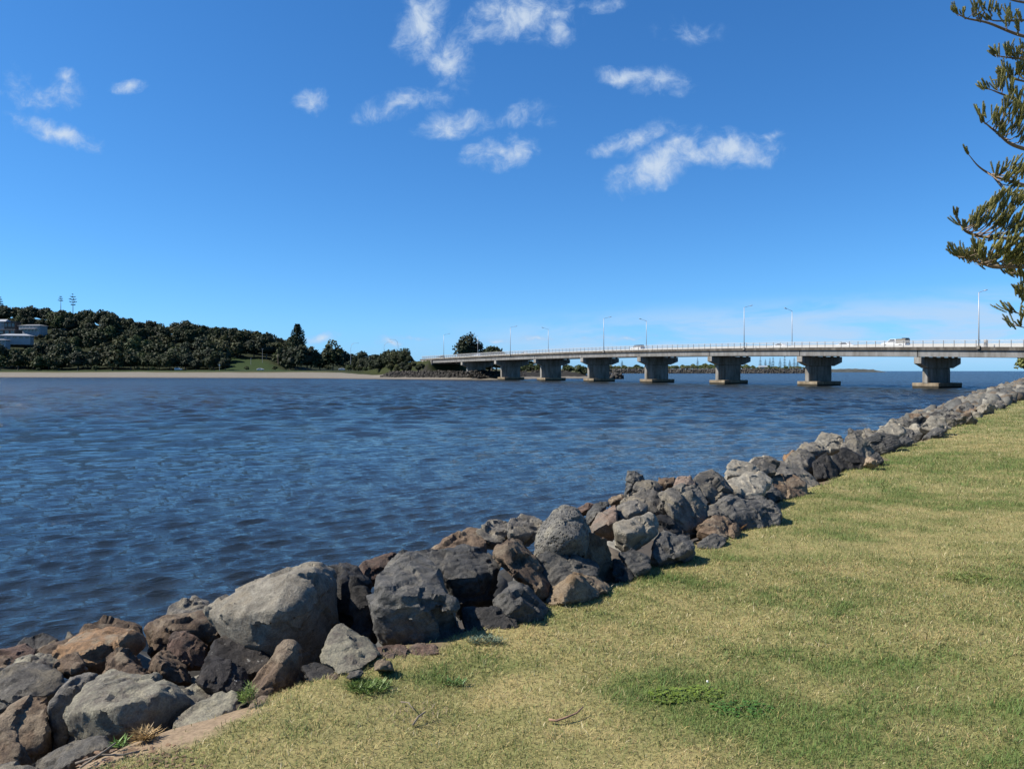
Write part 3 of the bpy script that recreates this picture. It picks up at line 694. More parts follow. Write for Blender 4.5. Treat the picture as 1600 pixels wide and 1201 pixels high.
def car(kind, paint, loc, heading, label, roof=None, canopy=None, group=None, name=None):
    t = empty(name or {'sedan': 'car', 'suv': 'four_wheel_drive', 'ute': 'pickup'}[kind], loc, label, {'sedan': 'car', 'suv': 'car', 'ute': 'pickup'}[kind], group, heading)
    lo, hi = PROF[kind]; X, Y, Z = Vector((1, 0, 0)), Vector((0, 1, 0)), Vector((0, 0, 1))
    MB().prism(lo, (0, 0, 0), X, Y, Z, .9).build('body', paint, t, bevel=.06)
    n = len(hi); vs = [Vector((x, s * (.88 if i in (0, 3) else .70), z - (.02 if i in (0, 3) else 0))) for s in (-1, 1) for i, (x, z) in enumerate(hi)]
    fs = [(0, 1, 2, 3), (7, 6, 5, 4)] + [(j, (j + 1) % 4, 4 + (j + 1) % 4, 4 + j)[::-1] for j in range(4)]
    cab = MB().poly(vs, fs).build('cabin', roof or paint, t, bevel=.05)
    c = sum(vs, Vector()) / 8
    for f in fs:
        p = [vs[i] for i in f]; nn = (p[1] - p[0]).cross(p[2] - p[0]).normalized(); m = sum(p, Vector()) / 4
        if (m - c).dot(nn) < 0: nn = -nn
        if abs(nn.z) > .85: continue
        q = [m + (v - m) * .80 for v in p]
        MB().poly([v + nn * .012 for v in q] + [v - nn * .02 for v in q], [(0, 1, 2, 3), (7, 6, 5, 4)] + [(j, 4 + j, 4 + (j + 1) % 4, (j + 1) % 4) for j in range(4)]).build('window', M_GLASS, cab)
    xw = 1.42 if kind != 'ute' else 1.6; r = .33 if kind == 'sedan' else .38
    for sx in (-1, 1):
        for sy in (-1, 1):
            w = MB().tube([(sx * xw, sy * .70, r), (sx * xw, sy * .93, r)], r, 14).build('wheel', M_TYRE, t)
            MB().tube([(sx * xw, sy * .80, r), (sx * xw, sy * .945, r)], r * .6, 10).build('rim', M_RIM, w)
    for sy in (-1, 1):
        MB().box((hi[0][0] * 0 + lo[2][0] - .04, sy * .62, lo[2][1] - .02), (.12, .36, .14)).build('headlight', M_HEAD, t)
        MB().box((lo[-1][0] - .0, sy * .70, .78), (.1, .24, .16)).build('tail_light', M_RED, t)
    if canopy:
        MB().box((-1.68, 0, 1.40), (1.95, 1.72, .88)).build('canopy', canopy, t, bevel=.05)
        MB().box((-2.2, 0, 1.93), (.85, 1.3, .14)).build('roof_load', M_NAVY, t)
    return t
hd = math.atan2(-BU[1], -BU[0])
def on_bridge(u, a): return bp(u, a, zt(u) - .118)
car('ute', M_CARW, on_bridge(-18.5, 4.9), hd, 'white pickup with brown canopy crossing the bridge at right, dark load on its roof', None, M_CARG)
car('sedan', M_CARW, on_bridge(-33, 10.4), hd + math.pi, 'white low car behind the railing left of the white pickup')
car('sedan', M_CARW, on_bridge(-50.5, 10.4), hd + math.pi, 'white car beside the far-side lamp post near the middle of the bridge')
car('suv', M_CARW, on_bridge(-97, 4.9), hd, 'white four-wheel drive with dark roof on the middle of the bridge', M_NAVY)
car('sedan', M_CARW, on_bridge(-166, 10.4), hd + math.pi, 'small white car on the far third of the bridge right of the fig tree')
car('sedan', M_CARS, on_bridge(-193, 4.9), hd, 'silver car on the far end of the bridge below the fig tree')
# ------------------------------------------------------------------ the rock wall
ZOOM = {1: (0, 860, 3.5225), 2: (300, 820, 3.7525), 3: (560, 760, 4.0), 4: (860, 700, 4.706), 5: (1100, 560, 3.2)}
# (picture patch, metres away, stone, label, corner points [x, y(, metres farther)], detail)
ROCKS = [
 (1, 3.75, 'lichen', 'big flat-topped grey boulder at the lower left, dry grass at its foot', [(355,905,0),(360,1030,.02),(640,858,-.12),(690,1035,-.1),(850,795,-.02),(830,1030,0),(930,690,.3),(1025,830,.2),(940,960,.15),(830,680,.38),(550,690,.38),(435,760,.2)], 2),
 (1, 3.32, 'grey', 'long low ridged rock half buried in the sandy soil at the bottom left', [(180,1205,0),(230,1130,.1),(380,1060,.15),(540,1008,.15),(612,1020,.15),(605,1085,.05),(480,1110,-.02),(330,1200,-.1),(200,1240,-.1)], 1),
 (1, 3.95, 'grey', 'narrow upright rock leaning against the big flat-topped boulder', [(265,870,0),(330,760,.1),(420,665,.2),(470,650,.25),(545,665,.3),(560,690,.3),(430,760,.15),(380,900,.05),(360,1060,0),(300,1085,0),(262,1000,0)], 1),
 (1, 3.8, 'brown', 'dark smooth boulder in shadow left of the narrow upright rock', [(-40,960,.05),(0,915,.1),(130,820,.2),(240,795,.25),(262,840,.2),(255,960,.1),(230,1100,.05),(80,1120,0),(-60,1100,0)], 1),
 (1, 3.5, 'brown', 'dark brown rock cut by the left edge of the photo near the bottom corner', [(-80,1000,.1),(0,985,.1),(90,1010,.1),(110,1080,0),(90,1170,-.05),(-80,1200,-.05)], 1),
 (1, 3.2, 'grey', 'low flat rock in the very bottom left corner', [(-40,1195,.1),(60,1163,.12),(180,1183,.1),(195,1230,0),(-40,1260,-.05)], 0),
 (1, 4.3, 'grey', 'wide ridged grey boulder at the left edge below the green-topped stones', [(-60,760,.1),(60,650,.25),(130,615,.35),(240,622,.35),(290,645,.3),(350,690,.25),(360,740,.2),(270,800,.05),(130,800,-.05),(90,850,-.02),(10,890,0),(-60,900,0)], 2),
 (1, 4.9, 'orange', 'rust-orange long boulder, the most orange of the left end of the wall', [(318,590,.05),(335,520,.12),(380,480,.25),(480,440,.35),(600,430,.4),(740,432,.4),(800,470,.3),(795,520,.2),(740,560,.15),(700,470,.1),(490,640,-.05),(550,650,0),(430,600,-.05),(340,615,0)], 2),
 (1, 4.6, 'brown', 'small brown block under the left end of the orange boulder', [(305,620,.05),(330,590,.1),(420,558,.15),(445,590,.1),(450,645,0),(350,690,0),(310,650,0)], 0),
 (1, 4.45, 'brown', 'brown pyramid-shaped rock in front of the orange boulder', [(548,690,.05),(600,600,.1),(650,540,.15),(700,555,.2),(790,645,.15),(800,690,0),(560,710,0)], 1),
 (1, 4.25, 'brown', 'flat brown slab between the pyramid-shaped rock and the flat-topped boulder', [(560,690),(620,645),(720,635),(800,660),(815,710),(570,715)], 0),
 (1, 4.5, 'brown', 'brown wedge with pale left face right of the pyramid-shaped rock', [(818,665,.1),(845,600,.15),(885,548,.2),(940,570,.2),(1030,640,.15),(1030,720,0),(960,720,-.05),(880,700,0),(850,600,-.02)], 1),
 (1, 4.8, 'red', 'reddish brown upright rock below the broad overhanging slab', [(918,500,.1),(950,430,.2),(1000,435,.25),(1040,470,.2),(1150,510,.25),(1130,640,.1),(1000,630,0),(960,600,0),(920,560,.05)], 1),
 (1, 5.3, 'brown', 'broad brown slab overhanging a black hollow, left of the largest pale boulder', [(788,430,.1),(850,370,.25),(960,345,.35),(1120,338,.4),(1270,375,.35),(1285,430,.3),(1200,480,.15),(1000,430,0),(900,535,0),(840,500,0)], 2),
 (1, 6.0, 'grey', 'grey rough rock on the water side behind the broad overhanging slab', [(920,355,.05),(935,310,.1),(1000,265,.2),(1080,260,.25),(1155,285,.25),(1130,340,.1),(1020,360,0),(950,380,0)], 1),
 (1, 5.6, 'brown', 'pale brown flat rock peeping out behind the orange boulder', [(455,480,.05),(470,420,.15),(540,385,.25),(640,395,.3),(745,420,.3),(740,470,.1),(560,480,0)], 1),
 (1, 6.4, 'black', 'black wet rock at the water on the far left', [(70,545,0),(150,478,.1),(235,452,.2),(300,475,.2),(320,500,.1),(200,545,0)], 1),
 (1, 5.3, 'red', 'rounded red-brown rock at the left edge nearest the water', [(-60,570,.1),(0,548,.15),(140,515,.3),(195,545,.25),(180,590,.1),(60,620,0),(-40,630,0)], 1),
 (1, 5.5, 'brown', 'thin tilted slab behind the left end of the orange boulder', [(200,555,.1),(290,505,.2),(390,475,.3),(415,490,.25),(330,570,.1),(230,575,0)], 0),
 (1, 5.9, 'grey', 'small pointed stone at the water behind the thin tilted slab', [(358,485),(375,442),(410,470),(402,495)], 0),
 (1, 4.8, 'lichen', 'small greenish-grey stone at the far left, left of the crumpled greenish rock', [(50,660,0),(90,590,.1),(180,565,.2),(200,600,.15),(150,640,.02),(80,680,0)], 0),
 (1, 4.75, 'lichen', 'crumpled greenish stone touching the left end of the orange boulder', [(168,615,0),(205,560,.15),(310,570,.2),(325,615,.15),(290,660,.05),(200,640,-.02)], 1),
 (1, 4.95, 'brown', 'brown stone at the left edge below the rounded red-brown rock', [(-60,600,.1),(40,580,.2),(80,600,.2),(55,670,0),(-40,680,0)], 0),
 (1, 4.6, 'black', 'dark low stone at the left edge above the wide ridged boulder', [(-80,660,.1),(20,645,.2),(85,685,.2),(40,750,0),(-60,760,0)], 0),
 (1, 3.95, 'lichen', 'pale flat stone with white spots right of the flat-topped boulder', [(980,775,.1),(1060,725,.25),(1160,735,.3),(1225,780,.25),(1150,840,.1),(1040,870,0),(1000,840,.05)], 1),
 (1, 3.65, 'lichen', 'wedge of yellowish grey rock at the lawn edge right of the flat-topped boulder', [(950,965,.05),(1010,900,.1),(1110,830,.2),(1200,782,.3),(1300,785,.3),(1310,820,.25),(1290,890,.12),(1210,950,.02),(1150,960,-.05),(1000,1010,-.05)], 1),
 (1, 4.1, 'white', 'small black rock splashed with white patches', [(1075,715,.05),(1110,650,.1),(1155,597,.2),(1240,620,.15),(1330,640,.2),(1335,780,.05),(1200,785,0),(1120,750,0)], 1),
 (2, 4.45, 'white', 'dark brown boulder with white flecks under the largest pale boulder', [(60,860,.1),(95,710,.15),(150,660,.25),(215,645,.3),(340,680,.3),(480,740,.3),(440,840,.1),(300,890,0),(150,870,-.02)], 1),
 (2, 3.95, 'brown', 'brown leaning wedge with a lit left face below the largest pale boulder', [(305,985,.1),(400,850,.2),(540,708,.3),(590,720,.3),(575,740,.2),(530,800,.08),(350,1020,-.05),(650,870,.25),(650,1000,.15),(560,1060,.05),(420,1080,-.05)], 2),
 (2, 4.7, 'light', 'largest pale grey boulder, a smooth slope lit on the left and dark on the right', [(65,480,.2),(150,425,.25),(350,345,.35),(520,290,.45),(610,240,.5),(690,203,.55),(760,208,.55),(830,260,.6),(855,320,.55),(835,500,.4),(800,680,.3),(620,760,.1),(450,740,0),(330,680,-.05),(240,630,0),(235,570,.05),(120,530,.1),(690,290,.15),(600,430,-.05),(480,520,-.12),(400,600,-.12)], 3),
 (2, 5.5, 'black', 'dark rough rock in the gap between the pale boulder and the huge slate block', [(790,230,.2),(900,218,.3),(960,250,.3),(1030,320,.25),(1060,420,.2),(1050,600,.1),(900,650,0),(820,600,0),(880,330,0)], 1),
 (2, 4.0, 'lichen', 'sharp yellowish pyramid of rock on the lawn edge', [(760,790,.1),(810,640,.25),(868,583,.42),(900,600,.44),(1000,670,.4),(1098,750,.22),(1090,775,.1),(970,850,-.02),(870,885,-.08),(780,815,.05)], 2),
 (2, 3.95, 'black', 'small dark stone in shadow left of the yellowish pyramid', [(635,830,.1),(730,810,.15),(800,815,.15),(860,875,.05),(800,925,0),(700,915,0)], 0),
 (2, 4.2, 'red', 'reddish flat slab at the lawn edge under the huge slate block', [(1060,720,.1),(1200,697,.15),(1262,702,.15),(1262,790,0),(1110,795,0)], 0),
 (2, 4.25, 'red', 'cracked red-brown stone right of the reddish flat slab', [(1268,710,.1),(1320,695,.15),(1440,705,.15),(1455,750,.05),(1300,795,0),(1266,790,0)], 0),
 (2, 3.93, 'tan', 'small rounded tan stone in the grass right of the yellowish pyramid', [(1068,850),(1075,795),(1110,783),(1165,792),(1170,850)], 0),
 (2, 3.85, 'grey', 'flat pebble below the yellowish pyramid', [(900,895),(930,860),(1000,850),(1000,885),(930,905)], 0),
 (2, 3.9, 'brown', 'round dark pebble left of the flat pebble', [(778,925),(790,880),(840,865),(870,890),(850,930)], 0),
 (2, 3.7, 'brown', 'small low rock in the grass at the foot of the brown leaning wedge', [(340,1060,.05),(380,1005,.1),(440,993,.12),(468,1030,.1),(445,1095,0),(350,1100,0)], 0),
 (3, 4.55, 'slate', 'huge dark slate block with a sloping top and a rough front', [(100,640,.1),(105,560,.15),(180,480,.3),(270,395,.45),(345,380,.5),(440,440,.45),(500,530,.35),(560,640,.2),(600,720,.1),(640,790,.15),(690,900,.2),(560,990,.1),(380,1000,0),(180,970,0),(120,870,0),(100,760,.02),(150,650,-.05),(300,690,-.1),(590,715,0)], 3),
 (3, 5.2, 'slate', 'broad cracked slate boulder behind the huge slate block', [(340,420,.3),(470,390,.4),(640,370,.5),(780,380,.5),(860,420,.45),(920,490,.35),(900,560,.3),(760,600,.05),(690,585,-.02),(540,580,0),(500,510,.05),(800,740,.25),(640,740,.1)], 3),
 (3, 5.9, 'brown', 'brown-grey broken rock near the water above the broad cracked boulder', [(470,400,.1),(540,340,.2),(640,275,.35),(690,260,.4),(760,270,.4),(800,300,.35),(780,390,.1),(640,410,0)], 1),
 (3, 6.1, 'grey', 'dark flat rock on the crest left of the rounded grey-brown boulder', [(740,280,.1),(850,208,.3),(930,215,.35),(950,280,.25),(900,350,.05),(790,350,0)], 1),
 (3, 6.0, 'grey', 'rounded grey-brown boulder on the crest left of the pitted boulder', [(932,265,.1),(950,205,.2),(1000,180,.3),(1090,182,.35),(1160,215,.35),(1160,250,.25),(1080,320,.1),(1000,310,0),(940,290,0)], 1),
 (3, 5.6, 'porous', 'big rounded boulder pitted all over with holes', [(1100,410,.15),(1112,300,.2),(1165,210,.3),(1220,140,.4),(1290,112,.45),(1360,130,.45),(1430,200,.4),(1460,300,.35),(1430,420,.25),(1320,450,.1),(1200,440,0),(1120,430,.02),(1250,280,-.02),(1350,320,-.02)], 3),
 (3, 5.7, 'brown', 'dark rock in shadow at the right foot of the pitted boulder', [(1440,280,.2),(1540,310,.25),(1600,450,.25),(1600,600,.2),(1480,610,.1),(1400,450,.1)], 1),
 (3, 5.2, 'brown', 'brown diagonal boulder left of the pitted boulder', [(838,410,.2),(940,298,.35),(1010,320,.4),(1060,370,.38),(1130,470,.3),(1210,620,.2),(1165,685,.1),(1080,610,0),(960,540,-.03),(900,450,.05),(1030,560,0)], 2),
 (3, 5.35, 'slate', 'slate wedge under the pitted boulder', [(1130,440,.2),(1200,390,.3),(1320,430,.3),(1480,470,.3),(1505,510,.25),(1480,590,.1),(1330,620,0),(1230,660,.05),(1140,580,.1)], 2),
 (3, 4.85, 'tan', 'tan and rust rock on the lawn edge below the pitted boulder', [(1163,695,.1),(1230,620,.2),(1320,545,.3),(1370,532,.35),(1470,548,.35),(1560,635,.3),(1520,690,.15),(1400,710,.03),(1280,725,-.04),(1330,580,.05),(1180,745,.03)], 2),
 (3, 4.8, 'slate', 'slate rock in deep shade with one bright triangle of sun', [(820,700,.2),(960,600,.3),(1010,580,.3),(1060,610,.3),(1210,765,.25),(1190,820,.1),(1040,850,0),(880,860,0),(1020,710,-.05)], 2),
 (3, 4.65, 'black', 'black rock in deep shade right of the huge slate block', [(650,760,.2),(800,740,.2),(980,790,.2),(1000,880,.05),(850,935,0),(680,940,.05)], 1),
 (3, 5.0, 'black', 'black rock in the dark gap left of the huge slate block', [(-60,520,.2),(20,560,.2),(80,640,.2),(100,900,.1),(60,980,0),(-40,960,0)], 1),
 (3, 5.9, 'red', 'red-brown rough rock by the water left of the huge slate block', [(0,500,.1),(60,460,.2),(150,430,.3),(240,405,.35),(250,460,.25),(110,590,.05),(20,580,0)], 1),
 (4, 6.2, 'light', 'angular grey block lying across the front of the wall, pale tan underneath', [(470,560,.1),(600,510,.25),(730,465,.4),(790,500,.4),(810,560,.35),(770,630,.2),(600,720,.05),(555,735,0),(500,665,.02),(590,640,-.1),(480,600,0)], 2),
 (4, 6.5, 'pink', 'pinkish rock with a sharp corner left of the angular grey block', [(300,560,.1),(340,510,.2),(440,425,.35),(485,410,.4),(490,500,.3),(470,620,.1),(310,610,0),(480,520,0)], 1),
 (4, 6.9, 'slate', 'smooth blue-grey slab right behind the pitted boulder', [(258,500),(270,470),(330,408),(430,400),(395,480),(290,550)], 1),
 (4, 6.8, 'grey', 'dark angular rock above the angular grey block', [(478,540),(500,430),(560,390),(640,368),(712,430),(705,480),(540,560)], 1),
 (4, 7.2, 'red', 'low reddish rock by the water right of the pitted boulder', [(170,455),(270,400),(330,408),(300,460),(200,490)], 0),
 (4, 7.1, 'grey', 'grey-brown boulder on the crest left of the largest cracked one', [(510,410,.1),(560,330,.25),(700,290,.4),(790,305,.4),(840,420,.3),(900,490,.2),(760,480,.0),(710,450,0)], 2),
 (4, 6.9, 'grey', 'large cracked boulder in the middle of the wall with a deep dark hollow', [(805,340,.2),(920,285,.35),(1050,260,.45),(1110,280,.45),(1160,380,.4),(1150,480,.3),(1100,560,.15),(1010,610,0),(940,590,-.05),(880,430,-.02)], 3),
 (4, 7.6, 'pink', 'light brown lump between the cracked boulder and the water', [(910,290),(930,205),(1030,205),(1065,265),(1050,300)], 1),
 (4, 7.6, 'grey', 'tall rounded dark boulder standing proud of the crest', [(1045,230,.2),(1100,180,.35),(1200,163,.45),(1260,190,.45),(1330,280,.4),(1340,345,.25),(1190,420,0),(1140,350,-.05)], 2),
 (4, 7.9, 'slate', 'thin upright slab like a post at the water side', [(552,350,0),(563,166,.1),(572,165,.1),(640,168,.12),(680,190,.1),(702,235,.1),(690,280,.02),(600,350,0),(610,240,-.05)], 1),
 (4, 7.6, 'grey', 'flat brown-grey rock right of the thin upright slab', [(600,300),(640,243),(760,233),(830,280),(790,320),(650,330)], 1),
 (4, 8.1, 'brown', 'low brown rock by the water behind the light brown lump', [(775,260),(790,212),(920,213),(925,270),(850,300)], 0),
 (4, 7.7, 'brown', 'small dark brown rock by the water below the thin upright slab', [(430,385),(445,355),(540,333),(545,390),(450,410)], 0),
 (4, 6.2, 'slate', 'long dark wedge in shade right of the angular grey block', [(780,650,.2),(830,598,.25),(1000,650,.25),(1075,712,.2),(1040,760,.05),(800,850,-.05),(750,780,.0)], 1),
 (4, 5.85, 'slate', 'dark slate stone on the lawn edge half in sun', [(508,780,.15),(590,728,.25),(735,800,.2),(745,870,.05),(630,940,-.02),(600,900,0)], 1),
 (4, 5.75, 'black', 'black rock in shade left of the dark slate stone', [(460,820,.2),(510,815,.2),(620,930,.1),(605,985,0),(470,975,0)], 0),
 (4, 6.6, 'black', 'blackish rock wedged behind the long dark wedge', [(780,490,.2),(860,485,.25),(960,580,.2),(1020,660,.1),(830,620,0)], 0),
 (4, 6.7, 'brown', 'brown rounded rock with dry brush beside it at the lawn edge', [(1080,610,.1),(1150,520,.25),(1220,488,.3),(1300,510,.3),(1385,605,.2),(1290,660,0),(1200,640,-.05)], 1),
 (4, 6.4, 'slate', 'low black rock set into the grass', [(1078,690,.1),(1190,620,.2),(1280,650,.2),(1295,690,.1),(1240,745,0),(1090,730,0)], 1),
 (4, 7.2, 'slate', 'wide blue-grey boulder with shallow hollows at the lawn edge', [(1190,415,.2),(1310,335,.4),(1380,340,.42),(1540,338,.45),(1640,380,.4),(1700,450,.3),(1690,560,.15),(1500,615,0),(1400,620,-.02),(1300,510,-.05)], 3),
 (4, 7.1, 'grey', 'small dark rock left of the wide blue-grey boulder', [(1125,430),(1200,405),(1310,500),(1240,510),(1140,510)], 0),
 (4, 8.2, 'light', 'pale grey sloping boulder behind the wide blue-grey one', [(1275,240,.2),(1470,178,.45),(1560,173,.5),(1640,230,.45),(1560,330,.1),(1460,365,0),(1340,310,0)], 2),
 (4, 8.9, 'light', 'light rounded boulder on the crest left of the two peaks', [(1285,170,.1),(1300,120,.2),(1345,83,.35),(1450,95,.4),(1550,150,.35),(1500,200,.1),(1300,205,0)], 1),
 (4, 9.2, 'grey', 'grey flat-topped boulder right of the light rounded one', [(1445,120,.1),(1520,58,.35),(1620,55,.4),(1680,90,.35),(1660,180,.1),(1560,180,0)], 1),
 (5, 8.6, 'grey', 'humped brown-grey boulder, long and rounded at its right end', [(320,570,.15),(340,508,.35),(400,498,.4),(480,540,.35),(560,600,.25),(580,645,.1),(560,665,0),(480,630,-.05),(330,590,0)], 2),
 (5, 7.9, 'brown', 'brown-topped square boulder at the lawn edge casting a long shade', [(295,665,.1),(330,600,.3),(440,583,.4),(500,620,.35),(525,700,.15),(430,725,0),(380,690,-.02)], 2),
 (5, 7.75, 'slate', 'dark upright stone left of the brown-topped square boulder', [(285,660,.2),(350,615,.3),(395,700,.15),(340,715,0)], 0),
 (5, 9.2, 'grey', 'steep boulder with a dark right face behind the humped one', [(400,510,.2),(440,458,.4),(500,448,.45),(550,480,.4),(558,565,.2),(480,560,0)], 1),
 (5, 9.1, 'black', 'dark rock in the shade below the left peak', [(540,520,.2),(610,470,.3),(690,560,.2),(650,600,0),(565,600,0)], 1),
 (5, 9.9, 'grey', 'grey slab between the steep boulder and the left peak', [(450,455),(480,428),(580,423),(615,460),(560,490),(500,480)], 1),
 (5, 9.7, 'light', 'pale smooth flat boulder near the water left of the steep boulder', [(220,520),(250,488),(345,485),(335,540),(250,555)], 1),
 (5, 10.8, 'light', 'left of the two pale peaks on the crest of the wall', [(540,430,.1),(590,360,.4),(650,378,.45),(695,400,.4),(700,450,.1),(600,460,0)], 2),
 (5, 9.6, 'black', 'black angular boulder below the two pale peaks', [(640,480,.2),(700,443,.35),(760,468,.35),(842,525,.2),(740,560,0),(690,555,-.05)], 2),
 (5, 10.6, 'grey', 'right of the two pale peaks, dark on its right side', [(680,455,.15),(710,390,.35),(750,363,.45),(800,400,.4),(865,465,.3),(820,500,.0),(760,480,-.1)], 2),
 (5, 9.5, 'tan', 'light triangular stone on the sandy spot at the lawn edge', [(808,520),(815,490),(845,495),(885,520),(860,535)], 0),
 (5, 9.8, 'slate', 'dark stone at the lawn edge right of the light triangular one', [(830,490,.15),(870,463,.25),(905,515,.1),(850,530,0)], 0),
 (5, 11.3, 'slate', 'dark blue-grey boulder right of the right-hand peak', [(800,400,.2),(880,368,.4),(960,380,.4),(995,425,.25),(930,460,0),(860,465,0)], 1),
 (5, 12.8, 'light', 'pale pointed boulder on the crest farther along than the two peaks', [(865,365,.1),(950,303,.5),(1015,358,.3),(1000,385,.05),(900,390,0)], 1),
 (5, 12.0, 'slate', 'flat dark boulder at the lawn edge below the pale pointed one', [(950,410),(1010,385),(1050,410),(1030,440),(970,440)], 0),
 (5, 13.5, 'light', 'light grey flat boulder right of the pale pointed one', [(1080,345,.1),(1130,285,.5),(1200,288,.5),(1220,345,.2),(1150,365,0)], 1),
 (5, 13.2, 'slate', 'dark grey rock in front of the light grey flat boulder', [(1100,390),(1150,345),(1215,350),(1190,390),(1130,400)], 0),
]
random.seed(5)
rngR = np.random.default_rng(11)
def hull_mesh(pts, name):
    bm = bmesh.new()
    for p in pts: bm.verts.new(p)
    r = bmesh.ops.convex_hull(bm, input=bm.verts)
    bmesh.ops.delete(bm, geom=[v for v in bm.verts if not v.link_faces], context='VERTS')
    bmesh.ops.recalc_face_normals(bm, faces=bm.faces)
    me = bpy.data.meshes.new(name); bm.to_mesh(me); bm.free(); return me
def rock_points(reg, D, pts):
    x0, y0, k = ZOOM[reg]
    xy = np.array([(p[0] / k + x0, p[1] / k + y0) for p in pts]); ymax = xy[:, 1].max(); sc = D / F
    if len(pts[0]) == 3: d = np.array([p[2] for p in pts], float)
    else: d = (ymax - xy[:, 1]) * sc * 1.05
    w = np.ptp(xy[:, 0]) * sc; h = np.ptp(xy[:, 1]) * sc
    m = xy.mean(0); out = [P(a, b, D + e) for (a, b), e in zip(xy, d)]
    if len(pts[0]) == 2:
        out.append(P(m[0] + .08 * np.ptp(xy[:, 0]), m[1] + .1 * np.ptp(xy[:, 1]), D - .12 * w))
    db = D + d.max() + .42 * min(w, h * 1.6)
    for (a, b) in xy:
        q = m + .72 * (np.array((a, b)) - m); out.append(P(q[0], q[1] + .08 * np.ptp(xy[:, 1]), db + random.uniform(-.05, .05)))
    # carry the stone down into the bank
    low = [Vector(o) for o, (a, b) in zip(out, xy) if b > m[1] + .15 * np.ptp(xy[:, 1])]
    for o in low: out.append((o.x * 1.0, o.y + .10, o.z - .16 * max(w, h) - .03))
    return out
def carve(co, no, size, seed, stone, rough=1.0):
    """chip and weather a remeshed hull"""
    c = co.mean(0); q = co - c
    r = np.random.default_rng(seed)
    for _ in range(6):
        n = r.normal(size=3); n /= np.linalg.norm(n); d = q @ n; h = d.max() * r.uniform(.90, .985)
        ov = np.maximum(0, d - h); q = q - ov[:, None] * n * .92
    s = size
    p = q / s
    def facets(n, slope):
        sd = r.uniform(-.55, .55, (n, 3)); g = r.normal(size=(n, 3)) * slope; o = r.uniform(-1, 1, n) * slope * .5 / n ** .33
        w = p + .05 * np.c_[vnoise(p * 5, seed), vnoise(p * 5 + 9, seed + 1), vnoise(p * 5 + 19, seed + 2)]
        d2 = ((w[:, None, :] - sd[None]) ** 2).sum(-1); k = d2.argmin(1)
        return ((p - sd[k]) * g[k]).sum(1) + o[k]
    disp = facets(26, .082) + facets(140, .066) + .016 * fbm(p * 2.2, 3, seed) + .012 * (1 - 2 * np.abs(fbm(p * 4.5, 3, seed + 7))) + .010 * fbm(p * 13, 3, seed + 3)
    if stone == 'slate':
        t = r.normal(size=3) * .3 + np.array((.1, .3, 1)); t /= np.linalg.norm(t)
        a = p @ t * 8 + 1.1 * fbm(p * 3, 3, seed + 5); saw = a - np.floor(a)
        disp = disp + .0035 * saw * (1 + fbm(p * 3, 2, seed + 6)) - .008
    if stone == 'porous': disp = disp * .35
    if stone in ('light',): disp = disp * .75
    if stone in ('black', 'white', 'brown'): disp = disp * 1.2
    return c + q + no * (disp * s * rough)[:, None]
def remesh_all(items):
    """items: (mesh, voxel) -> remeshed copies, one depsgraph pass"""
    tmp = []
    for me, vx in items:
        o = bpy.data.objects.new('tmp', me); C.objects.link(o)
        m = o.modifiers.new('r', 'REMESH'); m.mode = 'VOXEL'; m.voxel_size = vx; m.use_smooth_shade = True
        sm = o.modifiers.new('s', 'SMOOTH'); sm.factor = .3; sm.iterations = 1
        tmp.append(o)
    dg = bpy.context.evaluated_depsgraph_get(); res = []
    for o in tmp:
        res.append(bpy.data.meshes.new_from_object(o.evaluated_get(dg)))
    for o in tmp: bpy.data.objects.remove(o, do_unlink=True)
    return res
def finish_rock(me, seed, stone, origin=None, rough=1.0):
    n = len(me.vertices); co = np.empty(n * 3, np.float32); me.vertices.foreach_get('co', co); co = co.reshape(-1, 3).astype(float)
    no = np.empty(n * 3, np.float32); me.vertices.foreach_get('normal', no); no = no.reshape(-1, 3).astype(float)
    size = np.ptp(co, axis=0).max()
    co = carve(co, no, size, seed, stone, rough)
    if origin is None: origin = np.array((co[:, 0].mean(), co[:, 1].mean(), co[:, 2].min()))
    co = co - origin
    me.vertices.foreach_set('co', co.astype(np.float32).ravel()); me.update()
    me.polygons.foreach_set('use_smooth', np.ones(len(me.polygons), bool))
    me.set_sharp_from_angle(angle=rad(32))
    return origin
